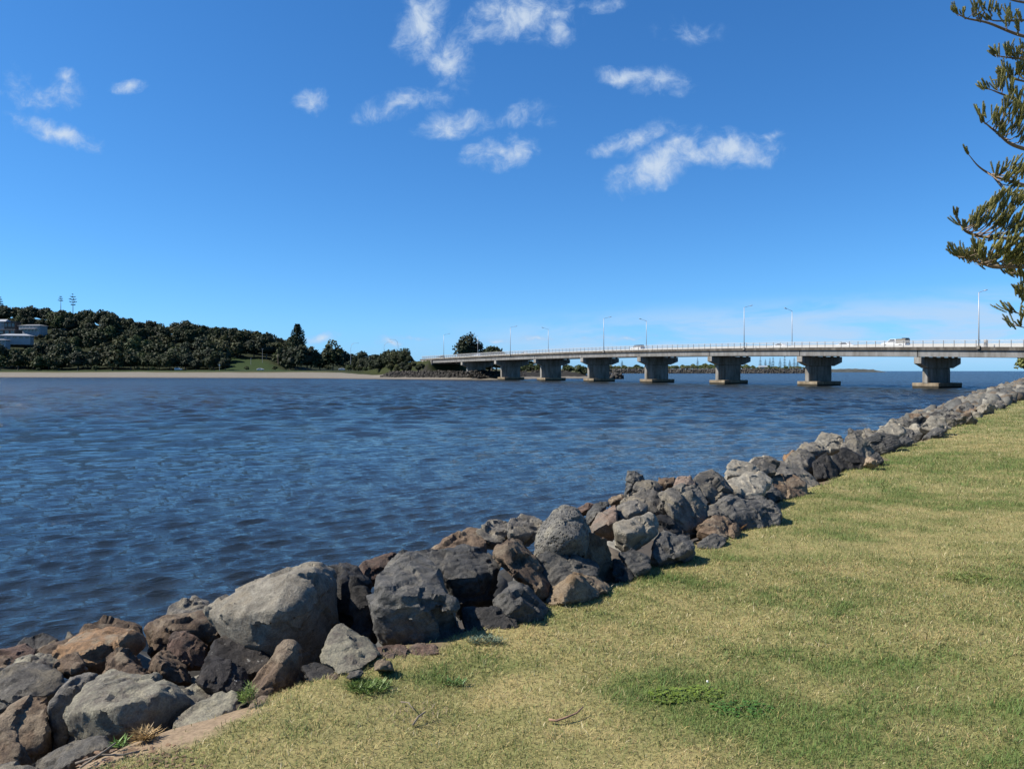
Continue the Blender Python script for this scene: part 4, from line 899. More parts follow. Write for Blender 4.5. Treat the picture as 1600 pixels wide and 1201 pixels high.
def build_rocks():
    items = []; meta = []
    for (reg, D, stone, label, pts, lod) in ROCKS:
        D = D * 1.06 if reg == 4 and D > 6.3 else 9.3 + (D - 7.75) * 1.6 if reg == 5 else 5.15 if label.startswith('tan and rust') else D
        wp = rock_points(reg, D, pts)
        a = np.array(wp); size = np.ptp(a, axis=0).max()
        items.append((hull_mesh(wp, 'boulder'), size / (20, 30, 42, 56)[lod])); meta.append((stone, label))
    # stand-alone shapes reused along the rest of the wall
    protos = []
    for k in range(16):
        v = rngR.normal(size=(9, 3)); v /= np.linalg.norm(v, axis=1)[:, None]; v *= rngR.uniform(.85, 1.12, (9, 1)) * np.array((1, .85, .72)) * .5
        items.append((hull_mesh([tuple(x) for x in v], 'boulder'), 1 / (24 if k < 8 else 13)))
    ms = remesh_all(items); tris = 0
    for i, (stone, label) in enumerate(meta):
        me = ms[i]; me.name = 'boulder'; org = finish_rock(me, 100 + i * 13, stone)
        o = obj('boulder', me, RM[stone]); o.location = org
        tag(o, label, 'boulder', 'boulders of the rock wall beside the lawn'); tris += len(me.polygons) * 2
    print('hand rocks', len(meta), tris)
    pm = ms[len(meta):]
    for i, me in enumerate(pm): finish_rock(me, 900 + i * 7, ('grey', 'slate', 'brown', 'grey')[i % 4], np.zeros(3), 1.5); me.materials.append(RM['grey'])
    stones = ['grey', 'slate', 'slate', 'brown', 'grey', 'slate', 'porous', 'black', 'grey', 'slate', 'light']
    # scatter the rest of the wall
    cand = []
    s = -6.5
    while s < 215:
        x, y, nx, ny = e_at(s); w = float(band_w(s)); dist = math.hypot(float(x), float(y))
        size = .74 + .2 * rngR.random()
        step = size * .80 if s < 80 else size * 1.2
        rows = np.arange(.36, 4.4 * w, .62 if s < 60 else .8)
        for t in rows:
            tt = t + rngR.uniform(-.2, .2); ss = s + rngR.uniform(-.25, .25)
            cand.append((ss, tt))
        s += step
    used = 0; stuff = []
    near = []
    for ss, tt in cand:
        x, y, nx, ny = e_at(ss); X, Y = float(x + nx * tt), float(y + ny * tt)
        z = float(bank_z(np.array(ss), np.array(tt)))
        sz = rngR.uniform(.7, 1.35) * (1.0 if tt > .7 else .7)
        if rngR.random() < .22: sz *= .6
        hand = Y < 18.8 + .3 * tt and ss < 24
        if hand:
            if tt < .95 or z < -.2: continue
            if tt < 2.0: z -= .30; sz = min(sz, .8) * .72
            else: z -= .12; sz *= .95
        else:
            if z < -.75: continue
            z += .10 + .14 * rngR.random() * (tt > .8)
            if tt > .8 and rngR.random() < .3: z += .2
        near.append((math.hypot(X, Y), X, Y, z, sz, hand, ss, tt))
    near.sort()
    budget = 300 - len(meta)
    for (d, X, Y, z, sz, hand, ss, tt) in near:
        rot = (rngR.uniform(-.9, .9), rngR.uniform(-.9, .9), rngR.uniform(0, 6.28)); scv = sz * np.array((1, 1, 1)) * rngR.uniform(.85, 1.2, 3)
        vis = not (X / max(Y, .1) < -.8 or Y < 1)
        if used < budget and vis and not hand:
            k = rngR.integers(0, 8) if d < 30 else rngR.integers(0, 16)
            me = pm[k]; o = bpy.data.objects.new('boulder', me); C.objects.link(o)
            o.location = (X, Y, z); o.rotation_euler = rot; o.scale = scv
            st = stones[rngR.integers(0, len(stones))]
            if z < .25: st = ('black', 'slate', 'brown')[rngR.integers(0, 3)]
            elif rngR.random() < .03: st = 'orange'
            o.material_slots[0].link = 'OBJECT'; o.material_slots[0].material = RM[st]
            col = {'grey': 'grey', 'slate': 'blue-grey', 'brown': 'brown', 'porous': 'pitted grey', 'black': 'blackish', 'light': 'pale grey', 'orange': 'rusty orange'}[st]
            big = 'big' if sz > 1.1 else 'small' if sz < .62 else 'middle-sized'
            row = 'on the lawn edge' if tt < .75 else 'on the upper slope' if tt < 1.7 else 'on the lower slope' if z > .35 else 'at the waterline'
            reach = 'just past the pale pointed boulder' if Y < 22 else 'where the wall turns narrow in view' if Y < 32 else 'halfway to the bridge' if Y < 48 else 'nearest the bridge'
            tag(o, f'{big} {col} boulder {row} {reach}', 'boulder', f'boulders {row} {reach}')
            used += 1
        else: stuff.append((X, Y, z, sz, rot, scv))
    print('scatter individuals', used, 'stuff rocks', len(stuff))
    # the far rest of the wall: still stones, joined
    V0 = []; F0 = []
    for k in range(6):
        r = np.random.default_rng(40 + k); v = r.normal(size=(13, 3)); v /= np.linalg.norm(v, axis=1)[:, None]; v *= np.array((.62, .5, .44)) * r.uniform(.85, 1.15, (13, 1))
        hm = hull_mesh([tuple(x) for x in v], 'hull'); q = np.array([x.co[:] for x in hm.vertices]); f = np.array([list(p.vertices) for p in hm.polygons]); bpy.data.meshes.remove(hm)
        V0.append(q); F0.append(f)
    Vs, Fs, Cs = [], [], []; b = 0
    pal = np.array([(.12, .115, .10), (.165, .155, .13), (.075, .075, .07), (.10, .082, .062), (.04, .038, .034)])
    for i, (X, Y, z, sz, rot, scv) in enumerate(stuff):
        from mathutils import Euler
        R = np.array(Euler(rot).to_matrix()); k = i % 6
        Vs.append((V0[k] * scv) @ R.T + np.array((X, Y, z))); Fs.append(F0[k] + b); b += len(V0[k])
        c = pal[rngR.integers(0, 4)] if z > .25 else pal[4]
        Cs.append(np.tile(c * rngR.uniform(.75, 1.25), (len(V0[k]), 1)))
    o = obj('far_boulders', np_mesh('far_boulders', np.concatenate(Vs), [np.concatenate(Fs)], False, np.concatenate(Cs)), vcol_mat('rock_far', .9, 0, (9, .35, .03), .2))
    tag(o, 'small rocks filling the wall behind its crest and its far stretch towards the bridge', 'boulders', kind='stuff')
    return pm, V0, F0, pal
PM, RV0, RF0, RPAL = build_rocks()
# riprap below the far abutment and round the point
def riprap(name, pts, label, seed, rows, sz, cols, kind='stuff'):
    r = np.random.default_rng(seed); Vs, Fs, Cs = [], [], []; b = 0
    from mathutils import Euler
    pts = np.array(pts, float); L = np.hypot(*np.diff(pts[:, :2], axis=0).T); S = np.concatenate([[0], np.cumsum(L)])
    for s in np.arange(0, S[-1], sz * .8):
        c = np.array([np.interp(s, S, pts[:, k]) for k in range(2)]); c2 = np.array([np.interp(s + .5, S, pts[:, k]) for k in range(2)]); d = c2 - c; d /= np.hypot(*d) + 1e-9; n = np.array((-d[1], d[0]))
        for (off, z) in rows:
            X, Y = c + n * (off + r.uniform(-.3, .3) * sz); k = r.integers(0, 6)
            R = np.array(Euler((r.uniform(-1, 1), r.uniform(-1, 1), r.uniform(0, 6))).to_matrix())
            Vs.append((RV0[k] * sz * r.uniform(.8, 1.5, 3)) @ R.T + np.array((X, Y, z + r.uniform(-.15, .15) * sz))); Fs.append(RF0[k] + b); b += len(RV0[k])
            Cs.append(np.tile(np.array(cols) * r.uniform(.7, 1.4), (len(RV0[k]), 1)))
    o = obj(name, np_mesh(name, np.concatenate(Vs), [np.concatenate(Fs)], False, np.concatenate(Cs)), bpy.data.materials['rock_far'])
    return tag(o, label, 'rocks', kind=kind)
riprap('riprap', [(-66, 317), (-42, 300), (-25, 288), (-12, 281), (-3, 281), (6, 292), (9, 318), (22, 338), (40, 352), (48, 372)], 'dark riprap along the far bank below the bridge abutment', 4, [(13, .8), (15, 1.4), (17, 2.0), (19, 2.6), (21, 3.0)], 1.25, (.034, .031, .027))
riprap('riprap', [(40, 320), (48.5, 318)], 'dark rocks in the water beyond the fourth pier', 8, [(0, .3), (1.4, .9), (2.5, .3), (1.3, 1.6)], 2.2, (.045, .042, .038))
# ------------------------------------------------------------------ trees
M_BARK = simple('bark', (.13, .105, .08), .9, 0, .3, 8, .2, .5)
def leaf_mat(name, col, var=.35, sc=.5):
    m = simple(name, col, .7, 0, var, sc, .25)
    return m
M_LEAF = [vcol_mat('leaf_dark', .75, .15), ]
def crown_mesh(name, seed, rx, rz, n, leaf, base, nclump=11, flat=False, core=.56):
    """leaf sprays on clumps that make up an uneven crown; z=0 is the crown's foot"""
    r = np.random.default_rng(seed)
    cl = []
    for k in range(nclump):
        th = r.uniform(0, 6.28); el = r.uniform(-.35, 1.0) if not flat else r.uniform(-.1, .3)
        rr = r.uniform(.35, .72); cs = math.cos(el * 1.3)
        cl.append((rx * rr * math.cos(th) * cs, rx * rr * math.sin(th) * cs, rz * (.52 + .36 * el * 1.0 * (1 if not flat else .6)), r.uniform(.30, .50) * rx, r.uniform(.75, 1.3)))
    V, Fq, Cc = [], [], []
    per = n // nclump
    for (x, y, z, cr, br) in cl:
        d = r.normal(size=(per, 3)); d /= np.linalg.norm(d, axis=1)[:, None]; d[:, 2] = np.where(d[:, 2] < -.35, -d[:, 2], d[:, 2])
        p = np.array((x, y, z)) + d * cr * np.array((1, 1, .72 * rz / rx * 1.15)) * r.uniform(.72, 1.12, (per, 1))
        nn = d + r.normal(size=(per, 3)) * .55; nn /= np.linalg.norm(nn, axis=1)[:, None]
        t1 = np.cross(nn, r.normal(size=(per, 3))); t1 /= np.linalg.norm(t1, axis=1)[:, None]; t2 = np.cross(nn, t1)
        s = leaf * r.uniform(.6, 1.4, (per, 1))
        q = np.stack([p - t1 * s - t2 * s * .6, p + t1 * s * .9 - t2 * s * .5, p + t1 * s + t2 * s * .7, p - t1 * s * .7 + t2 * s * .6], 1)
        V.append(q.reshape(-1, 3)); Cc.append(np.repeat(np.array(base) * br * r.uniform(.7, 1.28, (per, 1)), 4, 0))
    V = np.concatenate(V); Cc = np.concatenate(Cc); Q = np.arange(len(V)).reshape(-1, 4)
    # solid darker core blob added inside the crown to block light and views
    bm = bmesh.new(); bmesh.ops.create_icosphere(bm, subdivisions=2, radius=1)
    iv = np.array([v.co[:] for v in bm.verts]); f3 = np.array([[v.index for v in f.verts] for f in bm.faces]); bm.free()
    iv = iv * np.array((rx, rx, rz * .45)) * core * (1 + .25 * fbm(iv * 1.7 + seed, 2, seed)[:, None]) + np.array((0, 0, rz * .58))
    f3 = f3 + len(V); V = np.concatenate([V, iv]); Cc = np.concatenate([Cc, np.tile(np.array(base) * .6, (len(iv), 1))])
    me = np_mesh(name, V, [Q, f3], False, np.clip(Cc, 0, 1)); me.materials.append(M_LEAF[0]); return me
def trunk_mesh(h, r0, seed, limbs=4, spread=.5):
    rr = random.Random(seed); mb = MB()
    mb.tube([(0, 0, -.6), (0, 0, 0), (.05 * h * rr.uniform(-1, 1), .05 * h * rr.uniform(-1, 1), h * .55), (.03 * h, 0, h)], [r0 * 1.25, r0, r0 * .7, r0 * .35], 7)
    for k in range(limbs):
        a = rr.uniform(0, 6.28); z = h * rr.uniform(.4, .75)
        mb.tube([(0, 0, z), (math.cos(a) * h * spread * .5, math.sin(a) * h * spread * .5, z + h * .22), (math.cos(a) * h * spread, math.sin(a) * h * spread, z + h * .38)], [r0 * .45, r0 * .3, r0 * .1], 5)
    me = mb.mesh('trunk', True); me.materials.append(M_BARK); return me
DG = (.027, .036, .013); OG = (.040, .045, .016); BG = (.024, .033, .016); LG = (.046, .062, .020)
def make_tree(seed, rx, rz, foot, col, n=760, leaf=.62, label='', group=None, cat='tree', name='tree', **k):
    t = empty(name, (0, 0, 0), label, cat, group)
    obj('trunk', trunk_mesh(foot + rz * .6, max(.18, rx * .05), seed), None, t)
    c = obj('crown', crown_mesh('crown', seed, rx, rz, n, leaf, col, **k), None, t); c.location = (0, 0, foot)
    return t
rngT = np.random.default_rng(21)
WOODL = 'dark bushy tree in the dense wood covering the hill across the river'; WOODG = 'trees of the wooded hill'
SHOREL = 'dark tree in the front row along the beach across the river'; SHOREG = 'trees in the front row above the beach'
wood = [make_tree(300 + k, 8.0 + .6 * (k % 3), 11.0 + 1.2 * (k % 4), -1.2, (DG, OG, BG, DG, OG, BG, LG, DG)[k], 1100, .66, WOODL, WOODG) for k in range(8)]
first = [True] * 8
def plant(protos, first, X, Y, sc, label, group, zoff=0, k=None):
    if k is None: k = int(rngT.integers(0, len(protos)))
    z = float(far_z(np.array([X]), np.array([Y]))[0][0]) + zoff
    sc *= rngT.uniform(.82, 1.2); s = (sc * rngT.uniform(.9, 1.15), sc * rngT.uniform(.9, 1.15), sc * rngT.uniform(.85, 1.12))
    if first[k]:
        o = protos[k]; first[k] = False; o.location = (X, Y, z); o.rotation_euler = (0, 0, rngT.uniform(0, 6.28)); o.scale = s; o['label'] = label; o['group'] = group
    else: o = dup(protos[k], (X, Y, z), rngT.uniform(0, 6.28), s, label, group)
    return o
cnt = 0
def px_of(X, Y): return 800 + F * X / Y
for row, (Y, step, sc) in enumerate(((660, 9.5, .80), (640, 10, .84), (618, 10, .88), (594, 10, .92), (570, 10, .95), (546, 10, .95), (522, 9.5, .95), (500, 9, .92))):
    X = -.735 * Y
    while X < -.205 * Y:
        x = X + rngT.uniform(-2, 2); y = Y + rngT.uniform(-5, 5); px = px_of(x, y)
        if px > 470 - row * 2: break
        house = (px < 92 and 540 < y < 606) or (px < 62 and 512 < y <= 545)
        clear = 350 < px < 436 and y < 530
        if house:
            if rngT.random() < .75 and y < 590: plant(wood, first, x, y, .30, 'low tree growing between the houses on the hill', 'low trees between the houses')
        elif not clear:
            k = int(rngT.integers(0, 8)); hue = ('dark green', 'olive', 'blackish', 'dark green', 'olive', 'blackish', 'pale green', 'dark green')[k]
            tier = 'on the skyline of the hill' if y > 632 else 'high on the hill' if y > 590 else 'halfway up the hill' if y > 545 else 'low on the hill'
            part = 'near the houses' if px < 110 else 'under the mast-like pine' if px < 150 else 'left of the dip' if px < 235 else 'right of the dip' if px < 350 else 'above the grass clearing'
            plant(wood, first, x, y, sc * (.8 if y > 640 else 1), f'{hue} bushy tree {tier} {part}', WOODG, k=k); cnt += 1
        X += step * (1.0 if px > -10 else 2)
for px in range(1, 104, 8):
    for Y, s_ in ((511, .34), (528, .3), (540, .26), (558, .22), (574, .24), (604, .5)):
        q = px + rngT.uniform(-4, 4)
        if Y > 590 or q > 74 or rngT.random() < .6: plant(wood, first, (q - 800) / F * Y, Y, s_ * (1.6 if q > 76 else 1), 'low tree among the houses on the hill' if q < 76 else 'low tree right of the houses on the hill', 'low trees among the houses')
# the front row
for px, h, wsc in [(-70, 1, 1), (-35, .95, 1), (0, .9, 1), (28, 1.0, 1), (60, .95, 1), (92, 1.05, 1), (122, 1.1, 1), (150, 1.0, 1), (176, 1.1, 1), (204, .95, 1), (232, .75, .9), (249, .8, .8), (268, .85, .8), (290, .75, .8), (306, .6, .7), (335, .85, .85), (352, .75, .6)]:
    Y = 482 + rngT.uniform(-3, 3); plant(wood, first, (px - 800) / F * Y, Y, h * .9, 'dark tree in the front row above the far beach, ' + ('under the houses' if px < 80 else 'left of the parked four-wheel drive' if px < 190 else 'around the parked four-wheel drive' if px < 300 else 'beside the grass clearing'), SHOREG)
for px, Y, sc, k in [(447, 474, .62, 0), (462, 476, 1.05, 2), (480, 478, 1.15, 5), (500, 480, 1.1, 0), (520, 482, .95, 3), (538, 486, .85, 2), (548, 470, .62, 5), (560, 476, .62, 0), (574, 450, .55, 1), (588, 452, .6, 4), (603, 450, .62, 0), (615, 440, .72, 2), (628, 440, .68, 5), (640, 436, .55, 1)]:
    plant(wood, first, (px - 800) / F * Y, Y, sc, 'dark tree in the clump between the clearing and the bridge end', 'trees between the clearing and the bridge end', k=k)
for px, Y, sc, k in [(530, 560, .75, 1), (548, 555, .8, 4), (566, 560, .75, 2), (585, 550, .7, 1), (604, 545, .65, 4), (622, 540, .6, 2), (652, 520, .62, 5), (664, 515, .6, 4), (676, 520, .62, 1), (690, 515, .6, 2), (702, 510, .6, 5), (640, 530, .6, 5), (714, 505, .5, 2), (748, 460, .95, 0), (784, 460, 1.0, 2), (757, 480, 1.0, 4), (815, 440, .85, 1), (826, 445, .75, 4), (728, 500, .8, 1), (560, 412, .6, 3), (572, 408, .62, 1), (584, 405, .66, 5), (596, 400, .66, 0), (607, 392, .7, 2), (617, 386, .72, 4), (627, 380, .66, 3), (592, 372, .42, 2), (604, 366, .45, 0), (614, 360, .42, 5), (624, 354, .4, 1), (633, 350, .34, 3), (640, 345, .26, 0), (566, 404, .4, 2), (578, 396, .42, 5), (586, 384, .4, 0), (598, 372, .36, 3), (610, 358, .34, 1), (620, 349, .32, 4), (629, 342, .28, 2), (637, 338, .24, 5)]:
    plant(wood, first, (px - 800) / F * Y, Y, sc, 'small tree in the low tree line ' + ('left of the curved lamp posts' if px < 597 else 'around the curved lamp posts' if px < 650 else 'between the curved lamp posts and the bridge rail' if px < 720 else 'beside the big round tree' if px < 765 else 'right of the big round tree'), 'low line of trees at the bridge end', k=k)
# bushes under the bridge and along the beach top
bush = [make_tree(340 + k, 2.6, 2.9, 0, (OG, LG, DG)[k], 300, .34, 'x', 'x', 'bush', 'bush') for k in range(3)]; fb = [True] * 3
for i in range(26):
    px = rngT.uniform(800, 925); Y = rngT.uniform(362, 420); X = (px - 800) / F * Y
    if shore_sd(np.array([X]), np.array([Y]))[0] > 4: plant(bush, fb, X, Y, rngT.uniform(.9, 1.5), 'green bush on the far point seen behind the low bridge piers', 'bushes behind the low bridge piers')
for px in (548, 556, 566, 572, 584, 590, 602, 608, 618, 622, 632, 646, 652, 660, 60, 85, 150, 215, 238, 330, 385, 430, 512, 545, 560, 578, 596, 612, 626, 640, 655):
    Y = 470 + rngT.uniform(-2, 4) if px < 545 else float(np.interp(px, [545, 562, 602, 642, 662], [428, 402, 370, 336, 322])) + rngT.uniform(0, 3)
    plant(bush, fb, (px - 800) / F * Y, Y, rngT.uniform(.6, 1.0), 'low bush at the top of the far beach', 'bushes at the top of the far beach')
# trees with a shape of their own
def special(t, px, Y, zoff=0):
    X = (px - 800) / F * Y; z = float(far_z(np.array([X]), np.array([Y]))[0][0]) + zoff; t.location = (X, Y, z); return t
fig = make_tree(401, 8.6, 15.5, 1.5, BG, 1700, .6, 'big round dark tree standing behind the far end of the bridge', nclump=16); special(fig, 733, 400)
fig2 = make_tree(402, 7.5, 9.0, .8, DG, 1000, .6, 'low wide dark tree just right of the big round tree behind the bridge', nclump=12); special(fig2, 768, 420); fig2.scale = (1.35, 1.35, 1.35)
umb = make_tree(403, 7.5, 5, 9.5, OG, 700, .5, 'umbrella-shaped flat-topped tree left of the far pine', nclump=10, flat=True, core=.3); special(umb, 435, 505, 3)
# pines with tiers of branches, seen small
M_PINE = vcol_mat('pine_green', .75, .1)
def far_pine(seed, h, r, tiers, label, bare=.1, col=(.03, .045, .022), shape='cone', group=None):
    t = empty('norfolk_pine', (0, 0, 0), label, 'pine tree', group); rr = np.random.default_rng(seed)
    obj('trunk', MB().tube([(0, 0, -.5), (0, 0, h * .5), (0, 0, h)], [.35, .24, .05], 7).mesh('trunk', True), M_BARK, t)
    V, Q, Cc = [], [], []; n = 0
    for k in range(tiers):
        f = k / max(1, tiers - 1); z = h * (bare + (1 - bare) * f * .99)
        R = r * (1 - f) ** .8 + .25 if shape == 'cone' else (r * (.9 if shape == 'tuft' else math.sin(math.pi * (.12 + .80 * f)) ** .6) * (1 - .55 * f))
        nb = 7
        for b in range(nb):
            a = 2 * math.pi * (b + .5 * (k % 2)) / nb + rr.uniform(-.2, .2); L = R * rr.uniform(.8, 1.12)
            if shape == 'skel' and rr.random() < .45: continue
            m = 9
            for j in range(m):
                g = (j + .6) / m; c = np.array((math.cos(a) * L * g, math.sin(a) * L * g, z + L * .22 * g * g - .05 * L)); s = (.20 + .10 * rr.random()) * (.5 + r * .18)
                for _ in range(3):
                    d1 = rr.normal(size=3); d1 /= np.linalg.norm(d1); d2 = np.cross(d1, rr.normal(size=3)); d2 /= np.linalg.norm(d2)
                    V += [c - d1 * s * 1.3 - d2 * s * .6, c + d1 * s * 1.3 - d2 * s * .5, c + d1 * s * 1.1 + d2 * s * .6, c - d1 * s + d2 * s * .6]; Cc += [np.array(col) * rr.uniform(.6, 1.5)] * 4
    V = np.array(V); obj('crown', np_mesh('crown', V, [np.arange(len(V)).reshape(-1, 4)], False, np.array(Cc)), M_PINE, t)
    return t
special(far_pine(1, 26, 7.5, 18, 'full dark pine rising above the trees right of the grass clearing', .28, shape='round'), 465, 505, 5)
special(far_pine(2, 21, 4.0, 5, 'thin mast-like pine with a flat tuft on top, highest on the hill skyline', .55, shape='skel'), 114, 652, 4)
t = far_pine(3, 18, 2.6, 3, 'thin bare pine with a small round tuft left of the tallest one on the hill', .80, shape='tuft'); special(t, 95, 655, 4)
special(far_pine(4, 18, 3.4, 7, 'dark pine with flat tiers on the hill at the left edge', .35, shape='cone'), 1, 640, 0)
# flat top tufts on the two masts
for o in list(C.objects):
    pass

# ------------------------------------------------------------------ houses on the hill
M_WALLW = simple('house_white', (.30, .30, .30), .8, 0, .08, .4); M_WALLB = simple('house_brick', (.11, .07, .05), .85, 0, .2, 1); M_ROOFG = simple('roof_grey', (.13, .14, .15), .7, 0, .1, .5); M_ROOFW = simple('roof_pale', (.26, .28, .30), .6, 0, .06, .5)
def house(px, py_base, Y, w, d, h, rise, wall, roof, label, rows, cols, rz=0.0, hip=True, balcony=False, name='house'):
    x, y, z = P(px, py_base, Y); t = empty(name, (x, y, z), label, 'house', 'houses on the hill', rz)
    MB().box((0, 0, h / 2 - 2), (w, d, h + 4)).build('wall', wall, t)
    e = .7; i = d * .45 if hip else 0
    vs = [(-w / 2 - e, -d / 2 - e, h), (w / 2 + e, -d / 2 - e, h), (w / 2 + e, d / 2 + e, h), (-w / 2 - e, d / 2 + e, h), (-w / 2 + i, 0, h + rise), (w / 2 - i, 0, h + rise)]
    vs2 = [(a, b, c + .25) for a, b, c in vs[:4]]
    MB().poly(vs[:4] + vs2 + vs[4:], [(3, 2, 1, 0), (0, 1, 5, 4), (1, 2, 6, 5), (2, 3, 7, 6), (3, 0, 4, 7), (4, 5, 9, 8), (5, 6, 9), (6, 7, 8, 9), (7, 4, 8)]).build('roof', roof, t)
    for r in range(rows):
        for c in range(cols):
            cx = -w / 2 + w * (c + .5) / cols; cz = h * (r + .55) / rows; ww = w / cols * .55; wh = h / rows * .5
            f = MB().box((cx, -d / 2 - .03, cz), (ww + .24, .1, wh + .24)).build('window', M_WALLW, t)
            MB().box((cx, -d / 2 - .09, cz), (ww, .06, wh)).build('pane', M_GLASS, f)
    if balcony:
        b = MB().box((0, -d / 2 - 1.2, h * .47), (w * .8, 2.3, .22)).build('balcony', wall, t)
        MB().box((0, -d / 2 - 2.3, h * .47 + .6), (w * .8, .06, .9)).build('balustrade', M_WALLW, b)
    return t
house(2, 512, 592, 10, 8, 4.6, 2.2, M_WALLW, M_ROOFW, 'white house with pale gabled roof at the left edge of the hill', 2, 3, .1, False)
house(20, 513.5, 588, 8, 9, 5.0, .5, M_WALLB, M_ROOFG, 'brown flat-roofed house between the two white houses', 1, 3, .1, True)
house(52, 519, 584, 18, 8, 4.8, 1.3, M_WALLW, M_ROOFG, 'long two-storey white house with grey roof on the hillside', 2, 6, -.12, True, True)
house(12, 524, 560, 17, 8, 4.0, .6, M_WALLB, M_ROOFG, 'low brick house below the white gabled one', 1, 4, 0, True)
house(26, 530, 548, 20, 8, 2.4, 1.6, M_WALLW, M_ROOFW, 'house with a broad pale metal roof among the trees, lowest of the group', 1, 5, .28, True)
house(3, 537, 534, 8, 7, 2.4, 1.1, M_WALLW, M_ROOFG, 'small white house at the left edge below the pale metal roof', 1, 3, .2, True)
house(96, 520, 604, 9, 7, 2.5, .9, M_WALLW, M_ROOFW, 'small pale roof alone in the trees right of the long white house', 1, 2, .1, True)

# ------------------------------------------------------------------ cars, posts and a road on the far bank
def far_ground(px, Y): 
    X = (px - 800) / F * Y; return (X, Y, float(far_z(np.array([X]), np.array([Y]))[0][0]))
rp = []
for px in np.linspace(225, 470, 40):
    Y = 474.0; g = far_ground(px, Y); g2 = far_ground(px, Y + 5); rp += [(g[0], Y, g[2] + .12), (g2[0], Y + 5, g2[2] + .12)]
road = MB().poly(rp, [(2 * i, 2 * i + 2, 2 * i + 3, 2 * i + 1) for i in range(39)]).build('road', M_ASPH); tag(road, kind='structure')
def far_car(kind, paint, px, Y, rz, label, dz=.14): 
    g = far_ground(px, Y); return car(kind, paint, (g[0], g[1], g[2] + dz), rz, label, M_NAVY if kind == 'suv' and paint is M_CARS else None)
far_car('suv', M_CARW, 279, 475.5, .15, 'white four-wheel drive parked under the trees above the far beach')
far_car('sedan', M_CARW, 407, 476, 0.05, 'white car on the road below the grass clearing')
far_car('suv', M_CARW, 318, 520, 0.2, 'pale vehicle half hidden by trees left of the grass clearing', 0)
far_car('sedan', M_CARW, 637, 352, 2.4, 'white car at the near end of the bridge approach, beside the green embankment', .2)
far_car('sedan', M_CARW, 535, 462, .1, 'white car behind the trees between the pine and the bridge end')
def far_pole(px, Y, h, label, cat='pole', arm=False):
    g = far_ground(px, Y); t = empty('pole' if cat == 'pole' else 'sign_post', g, label, cat)
    MB().tube([(0, 0, 0), (0, 0, h)], [.11, .08], 6).build('post', M_POLE, t)
    if cat == 'sign': MB().box((0, -.14, h - .5), (.9, .06, 1.0)).build('sign_panel', M_WHITE, t)
    else: MB().box((0, 0, h - .3), (1.6, .12, .12)).build('cross_arm', M_POLE, t)
far_pole(343, 471, 4.0, 'white sign on a post at the top of the far beach', 'sign'); far_pole(410, 520, 10, 'slim pole in front of the trees in the grass clearing'); far_pole(392, 510, 4.5, 'short pole in the grass clearing left of the slim pole')
def curved_lamp(px, Y, h, side, label):
    g = far_ground(px, Y); t = empty('street_lamp', g, label, 'street lamp', 'curved lamp posts on the bridge approach')
    MB().tube([(0, 0, 0), (0, 0, h * .8), (side * .4, 0, h * .93), (side * 1.6, 0, h), (side * 4.2, 0, h + .1)], [.12, .09, .08, .07, .06], 7).build('pole', M_POLE, t)
    MB().box((side * 4.6, 0, h + .08), (.9, .3, .14)).build('lantern', M_LAMP, t)
curved_lamp(600, 430, 16.5, 1, 'left lamp post with curved arm among the trees before the bridge'); curved_lamp(622, 430, 18, -1, 'right lamp post with curved arm among the trees before the bridge')
curved_lamp(548, 460, 17, 1, 'faint lamp post farthest left above the trees before the bridge')

# ------------------------------------------------------------------ the breakwater and headland far beyond the bridge
def build_breakwater():
    pts = np.array([(-400, 1080), (150, 1040), (330, 1012), (400, 1025)], float); V, Q = [], []
    w = [(0, -1), (6, 4.0), (14, 6.2), (60, 6.5), (160, 7), (420, 6)]
    for (x, y) in pts:
        for (o, z) in w: V.append((x + o * .1, y + o, z))
    n = len(w)
    for i in range(len(pts) - 1):
        for j in range(n - 1): Q.append((i * n + j, (i + 1) * n + j, (i + 1) * n + j + 1, i * n + j + 1))
    tag(obj('headland', np_mesh('headland', np.array(V), [np.array(Q)]), simple('headland_ground', (.07, .075, .035), .95, 0, .4, .05)), kind='structure')
    riprap('breakwater_rocks', [(-400, 1078), (120, 1040), (150, 1038), (330, 1010), (415, 1022)][1:], 'dark rock breakwater far beyond the bridge', 31, [(1, .3), (3.5, 2.2), (6.5, 4.0), (10, 5.4)], 3.2, (.06, .056, .05))
    # low rocky head running out to sea
    V, Q = [], []; xs = np.linspace(690, 1015, 60); pr = np.interp(xs, [690, 720, 760, 800, 860, 930, 985, 1015], [10, 13, 9.5, 7.5, 8.5, 9.5, 7, -1])
    r = np.random.default_rng(2)
    for x, h in zip(xs, pr):
        h = h + r.uniform(-.8, .8)
        for o, k in ((-30, -1), (-22, .35 * h), (-10, .8 * h), (0, h), (20, h * .9), (60, -1)): V.append((x + r.uniform(-1, 1), 2000 + o * 1.0, k + r.uniform(-.4, .4)))
    for i in range(59):
        for j in range(5): Q.append((i * 6 + j, (i + 1) * 6 + j, (i + 1) * 6 + j + 1, i * 6 + j + 1))
    tag(obj('rocky_point', np_mesh('rocky_point', np.array(V), [np.array(Q)]), simple('point_rock', (.05, .054, .048), .95, 0, .5, .15)), kind='structure')
build_breakwater()
bw = [make_tree(360 + k, 7, 7.5, 0, ((.10, .115, .04), (.075, .10, .035), (.13, .125, .06))[k], 380, .9, 'x', 'x', 'bush', 'bush') for k in range(3)]; f3 = [True] * 3
def put(protos, first, X, Y, z, sc, label, group):
    k = int(rngT.integers(0, len(protos))); s = (sc * rngT.uniform(.9, 1.3), sc, sc * rngT.uniform(.8, 1.2))
    if first[k]:
        o = protos[k]; first[k] = False; o.location = (X, Y, z); o.scale = s; o['label'] = label; o['group'] = group
    else: dup(protos[k], (X, Y, z), rngT.uniform(0, 6), s, label, group)
